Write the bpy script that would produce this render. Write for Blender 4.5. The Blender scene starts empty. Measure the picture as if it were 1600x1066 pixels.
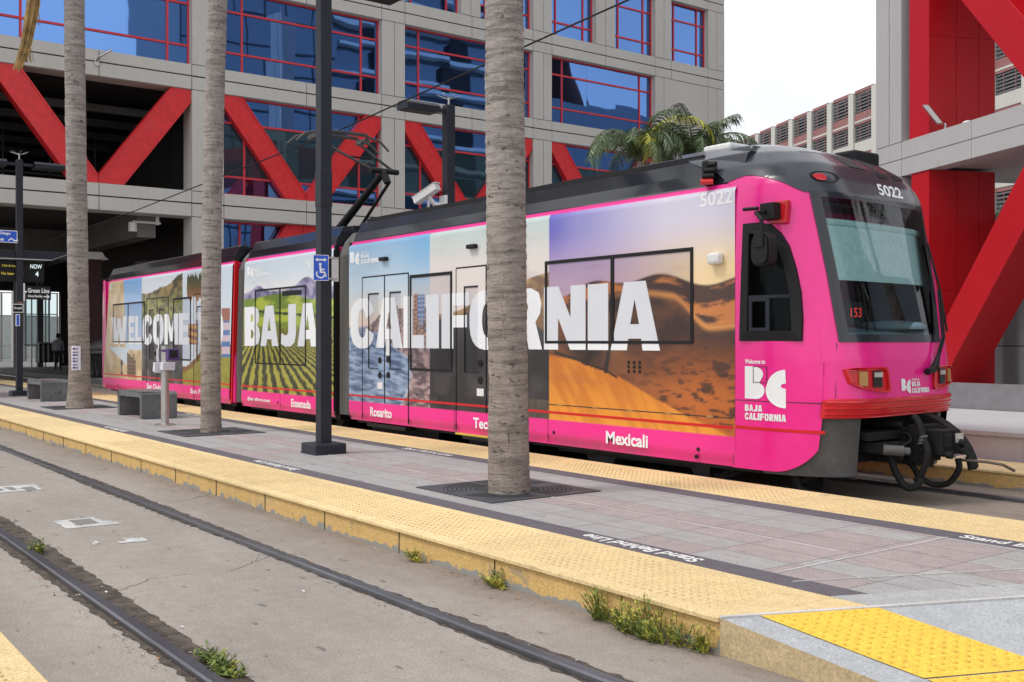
import bpy, bmesh, math, random
import numpy as np
from mathutils import Vector, Matrix
from mathutils.geometry import tessellate_polygon
R = math.radians
random.seed(7)
sc = bpy.context.scene
COL = sc.collection

# ---------------------------------------------------------------- camera, sky, sun, exposure
cam = bpy.data.objects.new('camera', bpy.data.cameras.new('camera'))
COL.objects.link(cam)
cam.data.sensor_width = 36.0
cam.data.lens = 37.26
cam.data.clip_start = 0.1
cam.data.clip_end = 3000
cam.location = (0, 0, 1.58)
cam.rotation_euler = Vector((-.803, .596, 0)).to_track_quat('-Z', 'Y').to_euler()
sc.camera = cam

world = bpy.data.worlds.new('World')
sc.world = world
world.use_nodes = True
nt = world.node_tree
bg = nt.nodes['Background']
sky = nt.nodes.new('ShaderNodeTexSky')
sky.sky_type = 'NISHITA'
sky.sun_disc = False
SUN_EL, SUN_AZ = 56, 200           # azimuth: degrees clockwise from +Y
sky.sun_elevation = R(SUN_EL)
sky.sun_rotation = R(SUN_AZ)
sky.dust_density = 4
sky.air_density = 1.0
mx = nt.nodes.new('ShaderNodeMixRGB')      # thick bright overcast veil over the clear sky
mx.inputs[0].default_value = 0.9
mx.inputs[2].default_value = (10.3, 10.5, 10.9, 1)
nt.links.new(sky.outputs[0], mx.inputs[1])
ctc = nt.nodes.new('ShaderNodeTexCoord'); cno = nt.nodes.new('ShaderNodeTexNoise'); cno.inputs['Scale'].default_value = 2.2; cno.inputs['Detail'].default_value = 4
crp = nt.nodes.new('ShaderNodeValToRGB'); crp.color_ramp.elements[0].position = .35; crp.color_ramp.elements[1].position = .62
crp.color_ramp.elements[0].color = (7.2, 7.45, 8.0, 1); crp.color_ramp.elements[1].color = (11.2, 11.2, 11.4, 1)      # faint cloud tone
nt.links.new(ctc.outputs['Generated'], cno.inputs['Vector']); nt.links.new(cno.outputs[0], crp.inputs[0]); nt.links.new(crp.outputs[0], mx.inputs[2])
nt.links.new(mx.outputs[0], bg.inputs[0])
bg.inputs[1].default_value = 0.105

sun = bpy.data.objects.new('sun', bpy.data.lights.new('sun', 'SUN'))
COL.objects.link(sun)
sun.data.energy = 1.5
sun.data.angle = R(13)
sun.data.color = (1, .96, .9)
sd = Vector((math.sin(R(SUN_AZ)) * math.cos(R(SUN_EL)), math.cos(R(SUN_AZ)) * math.cos(R(SUN_EL)), math.sin(R(SUN_EL))))
sun.rotation_euler = (-sd).to_track_quat('-Z', 'Y').to_euler()
sc.view_settings.view_transform = 'Standard'
sc.view_settings.look = 'None'
sc.view_settings.exposure = 0.27
sc.view_settings.gamma = 1
sc.render.film_transparent = False
try:
    sc.cycles.max_bounces = 8
    sc.cycles.transparent_max_bounces = 12
    sc.cycles.use_denoising = True
except Exception:
    pass

# ---------------------------------------------------------------- helpers
def lin(r, g, b):
    f = lambda c: (c / 255 / 12.92) if c / 255 <= .04045 else ((c / 255 + .055) / 1.055) ** 2.4
    return (f(r), f(g), f(b))

ORG = {}
def root(name, label, cat, loc=(0, 0, 0), group=None):
    o = bpy.data.objects.new(name, None)
    COL.objects.link(o)
    o.empty_display_size = .2
    o.location = loc
    o['label'] = label; o['category'] = cat
    if group: o['group'] = group
    ORG[o.name] = Vector(loc)
    return o

def tag(o, label=None, cat=None, group=None, kind=None):
    if label: o['label'] = label
    if cat: o['category'] = cat
    if group: o['group'] = group
    if kind: o['kind'] = kind
    return o

def copy_tree(o, parent=None):
    c = o.copy(); COL.objects.link(c)
    if parent: c.parent = parent
    for ch in list(o.children): copy_tree(ch, c)
    return c

class MB:
    def __init__(s): s.v = []; s.f = []; s.m = []; s.cm = 0
    def face(s, pts):
        n = len(s.v); s.v += [tuple(p) for p in pts]; s.f.append(tuple(range(n, n + len(pts)))); s.m.append(s.cm)
    def box(s, x0, x1, y0, y1, z0, z1):
        s.obox((x0, y0, z0), (x1 - x0, 0, 0), (0, y1 - y0, 0), (0, 0, z1 - z0)); return s
    def obox(s, o, a, b, c):
        o, a, b, c = map(Vector, (o, a, b, c)); n = len(s.v)
        if a.cross(b).dot(c) < 0: a, b = b, a
        s.v += [tuple(p) for p in (o, o + a, o + a + b, o + b, o + c, o + a + c, o + a + b + c, o + b + c)]
        for q in ((0, 3, 2, 1), (4, 5, 6, 7), (0, 1, 5, 4), (1, 2, 6, 5), (2, 3, 7, 6), (3, 0, 4, 7)):
            s.f.append(tuple(n + i for i in q)); s.m.append(s.cm)
        return s
    def beam(s, p, q, w, h, up=(0, 0, 1)):
        p, q = Vector(p), Vector(q); d = q - p; side = d.cross(Vector(up)).normalized(); u = side.cross(d).normalized()
        return s.obox(p - side * w / 2 - u * h / 2, d, side * w, u * h)
    def tube(s, pts, r, n=8, cap=True):
        pts = [Vector(p) for p in pts]; rr = r if hasattr(r, '__len__') else [r] * len(pts); base = len(s.v)
        ref = None
        for i, p in enumerate(pts):
            d = (pts[min(i + 1, len(pts) - 1)] - pts[max(i - 1, 0)]).normalized()
            if ref is None:
                ref = d.orthogonal().normalized()
            ref = (ref - d * ref.dot(d)).normalized(); b = d.cross(ref)
            for k in range(n):
                a = 2 * math.pi * k / n
                s.v.append(tuple(p + (ref * math.cos(a) + b * math.sin(a)) * rr[i]))
        for i in range(len(pts) - 1):
            for k in range(n):
                a = base + i * n + k; b2 = base + i * n + (k + 1) % n
                s.f.append((a, b2, b2 + n, a + n)); s.m.append(s.cm)
        if cap:
            s.f.append(tuple(base + k for k in reversed(range(n)))); s.m.append(s.cm)
            e = base + (len(pts) - 1) * n
            s.f.append(tuple(e + k for k in range(n))); s.m.append(s.cm)
        return s
    def grid(s, fn, us, vs, keep=None):
        base = len(s.v); nu, nv = len(us), len(vs)
        for v in vs:
            for u in us: s.v.append(tuple(fn(u, v)))
        for j in range(nv - 1):
            for i in range(nu - 1):
                if keep and not keep((us[i] + us[i + 1]) / 2, (vs[j] + vs[j + 1]) / 2): continue
                a = base + j * nu + i
                s.f.append((a, a + 1, a + nu + 1, a + nu)); s.m.append(s.cm)
        return s
    def lathe(s, c, prof, n=16):
        base = len(s.v)
        for (r, z) in prof:
            for k in range(n):
                a = 2 * math.pi * k / n
                s.v.append((c[0] + r * math.cos(a), c[1] + r * math.sin(a), c[2] + z))
        for i in range(len(prof) - 1):
            for k in range(n):
                a = base + i * n + k; b = base + i * n + (k + 1) % n
                s.f.append((a, b, b + n, a + n)); s.m.append(s.cm)
        s.f.append(tuple(base + k for k in reversed(range(n)))); s.m.append(s.cm)
        e = base + (len(prof) - 1) * n
        s.f.append(tuple(e + k for k in range(n))); s.m.append(s.cm)
        return s
    def prism(s, loops, fn, th):
        """2-D polygon loops (first outer, rest holes), mapped by fn(x, y, depth), with thickness."""
        flat = [p for l in loops for p in l]
        tris = tessellate_polygon([[Vector((p[0], p[1], 0)) for p in l] for l in loops])
        n = len(s.v); k = len(flat)
        s.v += [tuple(fn(p[0], p[1], th)) for p in flat]
        s.v += [tuple(fn(p[0], p[1], 0)) for p in flat]
        for t in tris:
            a, b, c = [flat[i] for i in t]
            if (b[0] - a[0]) * (c[1] - a[1]) - (b[1] - a[1]) * (c[0] - a[0]) < 0: t = (t[0], t[2], t[1])
            s.f.append(tuple(n + i for i in t)); s.m.append(s.cm)
        o = 0
        for l in loops:
            m = len(l)
            for i in range(m):
                a, b = o + i, o + (i + 1) % m
                s.f.append((n + a, n + k + a, n + k + b, n + b)); s.m.append(s.cm)
            o += m
        return s
    def build(s, name, mats, parent=None, smooth=False, bevel=0, col=None, org=None):
        me = bpy.data.meshes.new(name)
        og = Vector((0, 0, 0))
        if parent is not None:
            p = parent
            while p.parent: p = p.parent
            og = ORG.get(p.name, Vector((0, 0, 0)))
        if org is not None: og = Vector(org)
        va = np.array(s.v, dtype=np.float64) - np.array(og)
        me.from_pydata(va.tolist(), [], s.f)
        for m in (mats if isinstance(mats, (list, tuple)) else [mats]): me.materials.append(m)
        if len(me.polygons) == len(s.m):
            me.polygons.foreach_set('material_index', s.m)
            if smooth: me.polygons.foreach_set('use_smooth', [True] * len(s.m))
        if col is not None:
            ca = me.color_attributes.new('Paint', 'FLOAT_COLOR', 'POINT')
            c4 = np.ones((len(s.v), 4), dtype=np.float32); c4[:, :3] = col
            ca.data.foreach_set('color', c4.ravel())
        me.update()
        o = bpy.data.objects.new(name, me)
        COL.objects.link(o)
        if parent is not None: o.parent = parent
        elif org is not None: o.location = og
        if bevel:
            b = o.modifiers.new('bevel', 'BEVEL'); b.width = bevel; b.segments = 2; b.limit_method = 'ANGLE'
        return o

# ---------------------------------------------------------------- materials
def mat(name, col, rough=.6, metal=0, var=.12, scale=3, bump=0, bscale=40, stretch=(1, 1, 1), spec=.5, coat=0, col2=None, thr=None, dirt=None):
    m = bpy.data.materials.new(name); m.use_nodes = True
    n = m.node_tree; p = n.nodes['Principled BSDF']
    p.inputs['Roughness'].default_value = rough; p.inputs['Metallic'].default_value = metal
    p.inputs['Specular IOR Level'].default_value = spec
    if coat:
        p.inputs['Coat Weight'].default_value = coat; p.inputs['Coat Roughness'].default_value = .05
    tc = n.nodes.new('ShaderNodeTexCoord'); mp = n.nodes.new('ShaderNodeMapping'); mp.inputs['Scale'].default_value = stretch
    n.links.new(tc.outputs['Object'], mp.inputs[0])
    def noise(sc_, det=5):
        t = n.nodes.new('ShaderNodeTexNoise'); t.inputs['Scale'].default_value = sc_; t.inputs['Detail'].default_value = det
        n.links.new(mp.outputs[0], t.inputs['Vector']); return t
    if var or col2:
        t = noise(scale)
        r = n.nodes.new('ShaderNodeValToRGB')
        c2 = col2 or tuple(c * (1 - var * 1.6) for c in col)
        c1 = col if col2 else tuple(min(1, c * (1 + var)) for c in col)
        lo, hi = thr or (.3, .7)
        r.color_ramp.elements[0].position = lo; r.color_ramp.elements[1].position = hi
        r.color_ramp.elements[0].color = (*c2, 1); r.color_ramp.elements[1].color = (*c1, 1)
        n.links.new(t.outputs[0], r.inputs[0])
        last = r.outputs[0]
        t2 = noise(scale * 14, 6); r2 = n.nodes.new('ShaderNodeValToRGB')
        r2.color_ramp.elements[0].position = .28; r2.color_ramp.elements[1].position = .62
        r2.color_ramp.elements[0].color = (.86 - var * .4,) * 3 + (1,); r2.color_ramp.elements[1].color = (1.03,) * 3 + (1,)
        n.links.new(t2.outputs[0], r2.inputs[0])
        mm = n.nodes.new('ShaderNodeMixRGB'); mm.blend_type = 'MULTIPLY'; mm.inputs[0].default_value = 1 if var > .03 else .3
        n.links.new(last, mm.inputs[1]); n.links.new(r2.outputs[0], mm.inputs[2]); last = mm.outputs[0]
        if dirt:
            dc, lo, hi, dsc = dirt
            t3 = noise(dsc, 8); r3 = n.nodes.new('ShaderNodeValToRGB')
            r3.color_ramp.elements[0].position = lo; r3.color_ramp.elements[1].position = hi
            r3.color_ramp.elements[0].color = (0, 0, 0, 1); r3.color_ramp.elements[1].color = (1, 1, 1, 1)
            n.links.new(t3.outputs[0], r3.inputs[0])
            m3 = n.nodes.new('ShaderNodeMixRGB'); n.links.new(r3.outputs[0], m3.inputs[0])
            n.links.new(last, m3.inputs[1]); m3.inputs[2].default_value = (*dc, 1); last = m3.outputs[0]
        n.links.new(last, p.inputs['Base Color'])
    else:
        p.inputs['Base Color'].default_value = (*col, 1)
    if bump:
        tb = noise(bscale, 4); b = n.nodes.new('ShaderNodeBump'); b.inputs['Strength'].default_value = bump; b.inputs['Distance'].default_value = .02
        n.links.new(tb.outputs[0], b.inputs['Height']); n.links.new(b.outputs[0], p.inputs['Normal'])
    return m

def emis(name, col, st):
    m = bpy.data.materials.new(name); m.use_nodes = True; p = m.node_tree.nodes['Principled BSDF']
    p.inputs['Base Color'].default_value = (*[c * .3 for c in col], 1)
    p.inputs['Emission Color'].default_value = (*col, 1); p.inputs['Emission Strength'].default_value = st
    return m

def glass(name, tint, refl, rough=.02, bump=0, bscale=1.0):
    """thin tinted pane: transparent sheet with a fresnel-like reflection"""
    m = bpy.data.materials.new(name); m.use_nodes = True; n = m.node_tree
    n.nodes.remove(n.nodes['Principled BSDF']); out = n.nodes['Material Output']
    tr = n.nodes.new('ShaderNodeBsdfTransparent'); tr.inputs[0].default_value = (*tint, 1)
    gl = n.nodes.new('ShaderNodeBsdfGlossy'); gl.inputs['Roughness'].default_value = rough; gl.inputs[0].default_value = (.95, .97, 1, 1)
    lw = n.nodes.new('ShaderNodeLayerWeight'); lw.inputs[0].default_value = refl
    mix = n.nodes.new('ShaderNodeMixShader')
    n.links.new(lw.outputs['Fresnel'], mix.inputs[0]); n.links.new(tr.outputs[0], mix.inputs[1]); n.links.new(gl.outputs[0], mix.inputs[2])
    n.links.new(mix.outputs[0], out.inputs[0])
    return m

def mirror_glass(name, tint, under, fac, wob=.02):
    """reflective blue office glazing: tinted mirror over a dark room, slightly wavy panes"""
    m = bpy.data.materials.new(name); m.use_nodes = True; n = m.node_tree; p = n.nodes['Principled BSDF']
    out = n.nodes['Material Output']
    p.inputs['Base Color'].default_value = (*under, 1); p.inputs['Roughness'].default_value = .3
    gl = n.nodes.new('ShaderNodeBsdfGlossy'); gl.inputs[0].default_value = (*tint, 1); gl.inputs['Roughness'].default_value = .015
    tc = n.nodes.new('ShaderNodeTexCoord'); t = n.nodes.new('ShaderNodeTexNoise'); t.inputs['Scale'].default_value = .55; t.inputs['Detail'].default_value = 1
    n.links.new(tc.outputs['Object'], t.inputs['Vector'])
    b = n.nodes.new('ShaderNodeBump'); b.inputs['Strength'].default_value = wob; b.inputs['Distance'].default_value = .5
    n.links.new(t.outputs[0], b.inputs['Height']); n.links.new(b.outputs[0], gl.inputs['Normal'])
    mix = n.nodes.new('ShaderNodeMixShader'); mix.inputs[0].default_value = fac
    n.links.new(p.outputs[0], mix.inputs[1]); n.links.new(gl.outputs[0], mix.inputs[2]); n.links.new(mix.outputs[0], out.inputs[0])
    return m

def paint_mat(name, rough=.3, coat=.3):
    m = bpy.data.materials.new(name); m.use_nodes = True; n = m.node_tree; p = n.nodes['Principled BSDF']
    a = n.nodes.new('ShaderNodeVertexColor'); a.layer_name = 'Paint'
    n.links.new(a.outputs[0], p.inputs['Base Color']); p.inputs['Roughness'].default_value = rough
    p.inputs['Coat Weight'].default_value = coat; p.inputs['Coat Roughness'].default_value = .06
    return m

M = {}
M['concrete'] = mat('facade_concrete', (.53, .515, .48), .85, var=.03, scale=.35, bump=.05, bscale=25, stretch=(1, 1, .4), dirt=((.41, .395, .365), .6, .9, .7))
M['concrete_r'] = mat('smooth_grey_concrete', (.44, .435, .435), .8, var=.03, scale=.6, bump=.1, bscale=25, stretch=(1, 1, .25), dirt=((.24, .235, .23), .6, .78, 1.2))
M['joint'] = mat('dark_joint', (.035, .035, .035), .9, var=0)  # plain near-black tone for joints and seams
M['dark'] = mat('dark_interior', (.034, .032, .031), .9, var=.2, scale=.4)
M['soffit'] = mat('soffit_grey', (.17, .165, .158), .85, var=.1, scale=.4)
M['red'] = mat('red_steel', (.68, .022, .028), .42, var=.04, scale=.3, dirt=((.60, .06, .06), .64, .85, 1.2))
M['red2'] = mat('red_steel_deep', (.50, .004, .011), .4, var=.03, scale=.6)
M['redframe'] = mat('red_mullion', (.62, .035, .05), .45, var=.04)
M['glass_blue'] = mirror_glass('blue_mirror_glass', (.145, .30, .66), (.006, .012, .05), .86, .007)
M['glass_teal'] = mirror_glass('teal_vision_glass', (.10, .17, .21), (.015, .045, .065), .5, .008)
M['black'] = mat('black_plastic', (.009, .009, .011), .5, var=.1, spec=.3)
M['blackgloss'] = mat('black_gloss', (.012, .014, .021), .16, var=.05, coat=.3)
M['rubber'] = mat('black_rubber', (.012, .012, .012), .7, var=.2, scale=6, spec=.3)
M['pole'] = mat('dark_blue_grey_paint', (.019, .023, .034), .5, var=.1, scale=2, spec=.35)
M['steel'] = mat('brushed_steel', (.55, .54, .53), .38, 1, var=.08, scale=8)
M['white'] = mat('white_vinyl', (.84, .86, .885), .4, var=.02, coat=.1)
M['whitep'] = mat('white_paint', (.78, .78, .77), .5, var=.05)
M['pink'] = mat('pink_vinyl', lin(238, 38, 142), .2, var=.02, scale=.8, coat=.3)
def lined(name, src, inner):
    m = src.copy(); m.name = name; n = m.node_tree; out = n.nodes['Material Output']; p = n.nodes['Principled BSDF']
    d = n.nodes.new('ShaderNodeBsdfDiffuse'); d.inputs[0].default_value = (*inner, 1)
    g = n.nodes.new('ShaderNodeNewGeometry'); x = n.nodes.new('ShaderNodeMixShader')
    n.links.new(g.outputs['Backfacing'], x.inputs[0]); n.links.new(p.outputs[0], x.inputs[1]); n.links.new(d.outputs[0], x.inputs[2]); n.links.new(x.outputs[0], out.inputs[0])
    return m
M['pink_lined'] = lined('pink_shell_dark_lining', M['pink'], (.035, .042, .045))
M['redline'] = mat('red_line', lin(205, 14, 22), .4, var=.03)
M['wrap'] = paint_mat('printed_wrap', .38, .2)
M['bellows'] = mat('bellows_rubber', (.15, .145, .138), .7, var=.2, scale=2, stretch=(3, 3, .3))
M['grey_skirt'] = mat('grey_metal_skirt', (.085, .085, .085), .5, var=.2, scale=3)
M['redplastic'] = mat('red_plastic', (.62, .012, .02), .3, var=.04, coat=.3)
M['rail'] = mat('rail_steel', (.20, .20, .225), .33, .85, var=.2, scale=4, stretch=(.3, 3, 3))
M['grime'] = mat('grime', (.15, .122, .10), .95, var=.4, scale=11, bump=1, bscale=70, col2=(.045, .034, .027), thr=(.32, .68))
M['sign_blue'] = mat('sign_blue', (.015, .10, .62), .4, var=.02)
M['yellow'] = mat('yellow_line', (.62, .46, .06), .6, var=.05)
M['leaf'] = mat('palm_leaf', (.095, .15, .055), .4, var=.35, scale=2)
M['leaf_y'] = mat('yellowed_palm_leaf', (.42, .42, .05), .5, var=.2, scale=2)
M['leaf_dry'] = mat('dry_palm_leaf', (.48, .32, .13), .8, var=.3, scale=5)
M['weed'] = mat('weed_leaf', (.16, .22, .045), .6, var=.4, scale=12)
M['weed2'] = mat('weed_tip', (.42, .40, .06), .6, var=.4, scale=12)
M['bench'] = mat('dark_cast_concrete', (.145, .15, .155), .7, var=.2, scale=3, bump=.15, dirt=((.07, .07, .075), .58, .75, 4))
M['grate'] = mat('cast_iron_grate', (.075, .08, .092), .55, .3, var=.15, scale=4)
M['clear'] = glass('tinted_perforated_film', (.90, .90, .915), .05)
M['shield'] = glass('windshield_glass', (.82, .90, .90), .28, .01)
M['cabglass'] = glass('dark_cab_glass', (.3, .33, .33), .15)
M['teal'] = mat('pale_teal_blind', (.50, .70, .70), .7, var=.04, scale=1.2)
M['lens'] = mat('lamp_lens', (.75, .75, .72), .08, .6, var=0)
M['lens_dark'] = mat('lamp_reflector', (.1, .1, .1), .1, .9, var=0)
M['amber'] = mat('amber_lens', (.45, .25, .09), .2, var=0)
M['purple'] = mat('purple_vinyl', (.085, .04, .19), .5, var=.05)
M['lilac'] = mat('lilac_white', (.68, .66, .74), .5, var=.05)
M['led_red'] = emis('led_red', (1, .05, .03), .55)
M['led_white'] = emis('led_white', (.8, .95, 1), .7)
M['led_amber'] = emis('led_amber', (1, .8, .1), .35)
M['panel'] = mat('grey_wall_panel', (.235, .25, .26), .35, var=.06, scale=.4, coat=.2)
M['glass_dk'] = mirror_glass('dark_tower_glass', (.34, .40, .46), (.06, .08, .11), .4, .0)
M['clearpane'] = glass('clear_pane', (.80, .86, .86), .18)
M['garage_red'] = mat('faded_red_steel', (.29, .125, .12), .7, var=.1)
M['louver'] = mat('grey_louver', (.13, .13, .14), .6, var=.1)

# node-built ground materials -------------------------------------------------
def ground_mat(name, base, base2, stain, spot, bstr=.25):
    m = bpy.data.materials.new(name); m.use_nodes = True; n = m.node_tree; p = n.nodes['Principled BSDF']; p.inputs['Roughness'].default_value = .9
    tc = n.nodes.new('ShaderNodeTexCoord')
    def ns(s_, d=6, st=(1, 1, 1), rgh=.6):
        mp = n.nodes.new('ShaderNodeMapping'); mp.inputs['Scale'].default_value = st; n.links.new(tc.outputs['Object'], mp.inputs[0])
        t = n.nodes.new('ShaderNodeTexNoise'); t.inputs['Scale'].default_value = s_; t.inputs['Detail'].default_value = d; t.inputs['Roughness'].default_value = rgh
        n.links.new(mp.outputs[0], t.inputs['Vector']); return t.outputs[0]
    def ramp(src, lo, hi, a, b):
        r = n.nodes.new('ShaderNodeValToRGB'); r.color_ramp.elements[0].position = lo; r.color_ramp.elements[1].position = hi
        r.color_ramp.elements[0].color = (*a, 1); r.color_ramp.elements[1].color = (*b, 1); n.links.new(src, r.inputs[0]); return r.outputs[0]
    def mixc(f, a, b, typ='MIX'):
        q = n.nodes.new('ShaderNodeMixRGB'); q.blend_type = typ
        if isinstance(f, float): q.inputs[0].default_value = f
        else: n.links.new(f, q.inputs[0])
        n.links.new(a, q.inputs[1])
        if isinstance(b, tuple): q.inputs[2].default_value = (*b, 1)
        else: n.links.new(b, q.inputs[2])
        return q.outputs[0]
    c = ramp(ns(.7, 5, (.5, 1.4, 1)), .32, .68, base2, base)
    c = mixc(1.0, c, ramp(ns(75, 3), .32, .68, (.72,) * 3, (1.16,) * 3), 'MULTIPLY')
    c = mixc(1.0, c, ramp(ns(9, 6), .35, .65, (.90,) * 3, (1.04,) * 3), 'MULTIPLY')
    c = mixc(ramp(ns(1.3, 7, (.35, 1.6, 1)), .60, .74, (0,) * 3, (.6,) * 3), c, stain)
    c = mixc(ramp(ns(6.5, 3, (.6, 1.4, 1)), .655, .70, (0,) * 3, (.75,) * 3), c, spot)
    vo = n.nodes.new('ShaderNodeTexVoronoi'); vo.inputs['Scale'].default_value = 3.3; n.links.new(tc.outputs['Object'], vo.inputs['Vector'])
    c = mixc(ramp(vo.outputs['Distance'], .035, .06, (.6,) * 3, (0,) * 3), c, spot)
    n.links.new(c, p.inputs['Base Color'])
    b = n.nodes.new('ShaderNodeBump'); b.inputs['Strength'].default_value = bstr; b.inputs['Distance'].default_value = .01
    n.links.new(ns(90, 4), b.inputs['Height']); n.links.new(b.outputs[0], p.inputs['Normal'])
    return m
M['track'] = ground_mat('worn_track_paving', (.365, .328, .295), (.275, .243, .216), (.19, .162, .14), (.10, .09, .082))
def brown_lane(m):
    """brown dirt that has settled between the rail and the kerb, with noisy edges"""
    n = m.node_tree; p = n.nodes['Principled BSDF']; src = p.inputs['Base Color'].links[0].from_socket
    tc = n.nodes.new('ShaderNodeTexCoord'); sp = n.nodes.new('ShaderNodeSeparateXYZ'); n.links.new(tc.outputs['Object'], sp.inputs[0])
    t = n.nodes.new('ShaderNodeTexNoise'); t.inputs['Scale'].default_value = 2.2; t.inputs['Detail'].default_value = 8; n.links.new(tc.outputs['Object'], t.inputs['Vector'])
    a = n.nodes.new('ShaderNodeMath'); a.operation = 'MULTIPLY_ADD'; n.links.new(t.outputs[0], a.inputs[0]); a.inputs[1].default_value = .9; n.links.new(sp.outputs['Y'], a.inputs[2])
    r = n.nodes.new('ShaderNodeMapRange'); n.links.new(a.outputs[0], r.inputs[0]); r.inputs[1].default_value = 3.75; r.inputs[2].default_value = 4.5; r.inputs[4].default_value = .75
    q = n.nodes.new('ShaderNodeMixRGB'); q.blend_type = 'MULTIPLY'; n.links.new(r.outputs[0], q.inputs[0]); n.links.new(src, q.inputs[1]); q.inputs[2].default_value = (.72, .64, .57, 1)
    n.links.new(q.outputs[0], p.inputs['Base Color'])
brown_lane(M['track'])
M['asphalt'] = ground_mat('street_asphalt', (.24, .235, .23), (.19, .185, .18), (.14, .14, .135), (.08, .08, .08))
M['ledge'] = ground_mat('pale_concrete_ledge', (.44, .44, .44), (.38, .38, .38), (.33, .33, .33), (.2, .2, .2), .1)
M['ramp'] = ground_mat('blue_grey_ramp_concrete', (.43, .445, .465), (.39, .405, .425), (.34, .35, .36), (.28, .28, .28), .12)

def curb_mat():
    m = ground_mat('peeling_yellow_curb', (.68, .45, .165), (.60, .40, .15), (.48, .36, .19), (.34, .27, .17), .2)
    n = m.node_tree; p = n.nodes['Principled BSDF']; src = p.inputs['Base Color'].links[0].from_socket
    tc = n.nodes.new('ShaderNodeTexCoord'); sp = n.nodes.new('ShaderNodeSeparateXYZ'); n.links.new(tc.outputs['Object'], sp.inputs[0])
    mp = n.nodes.new('ShaderNodeMapping'); mp.inputs['Scale'].default_value = (.7, 1, .8); n.links.new(tc.outputs['Object'], mp.inputs[0])
    t = n.nodes.new('ShaderNodeTexNoise'); t.inputs['Scale'].default_value = 13; t.inputs['Detail'].default_value = 10; n.links.new(mp.outputs[0], t.inputs['Vector'])
    ma = n.nodes.new('ShaderNodeMath'); ma.operation = 'MULTIPLY_ADD'; n.links.new(sp.outputs['Z'], ma.inputs[0]); ma.inputs[1].default_value = -4.6; n.links.new(t.outputs[0], ma.inputs[2])
    r = n.nodes.new('ShaderNodeValToRGB'); r.color_ramp.elements[0].position = .36; r.color_ramp.elements[1].position = .41
    n.links.new(ma.outputs[0], r.inputs[0])
    q = n.nodes.new('ShaderNodeMixRGB'); n.links.new(r.outputs[0], q.inputs[0]); n.links.new(src, q.inputs[1]); q.inputs[2].default_value = (.27, .265, .25, 1)
    n.links.new(q.outputs[0], p.inputs['Base Color'])
    return m
M['curb'] = curb_mat()
M['tactile'] = ground_mat('yellow_tactile_paving', (.80, .61, .325), (.755, .57, .295), (.68, .50, .25), (.52, .39, .21), .12)
def tile_tone(m):
    """1.22 m tiles that do not quite match in tone, with a thin dirty joint between them"""
    n = m.node_tree; p = n.nodes['Principled BSDF']; src = p.inputs['Base Color'].links[0].from_socket
    tc = n.nodes.new('ShaderNodeTexCoord'); sp = n.nodes.new('ShaderNodeSeparateXYZ'); n.links.new(tc.outputs['Object'], sp.inputs[0])
    def ma(op, a, b):
        q = n.nodes.new('ShaderNodeMath'); q.operation = op
        for i, x in enumerate((a, b)):
            if isinstance(x, (int, float)): q.inputs[i].default_value = x
            else: n.links.new(x, q.inputs[i])
        return q.outputs[0]
    x = ma('DIVIDE', ma('ADD', sp.outputs['X'], 200.0), 1.22); cell = ma('FLOOR', x, 0); fr = ma('SUBTRACT', x, cell)
    w = n.nodes.new('ShaderNodeTexWhiteNoise'); w.noise_dimensions = '1D'; n.links.new(cell, w.inputs['W'])
    r = n.nodes.new('ShaderNodeMapRange'); n.links.new(w.outputs[0], r.inputs[0]); r.inputs[3].default_value = .90; r.inputs[4].default_value = 1.06
    g = ma('SUBTRACT', r.outputs[0], ma('MULTIPLY', ma('LESS_THAN', fr, .006), .22))
    q = n.nodes.new('ShaderNodeVectorMath'); q.operation = 'SCALE'; n.links.new(src, q.inputs[0]); n.links.new(g, q.inputs['Scale']); n.links.new(q.outputs[0], p.inputs['Base Color'])
tile_tone(M['tactile'])
M['tactile2'] = ground_mat('bright_yellow_tactile', (.86, .58, .075), (.82, .54, .065), (.74, .48, .06), (.55, .37, .08), .1)
M['band'] = ground_mat('dark_purple_band', (.135, .118, .135), (.11, .098, .115), (.16, .14, .15), (.08, .07, .08), .15)

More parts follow.
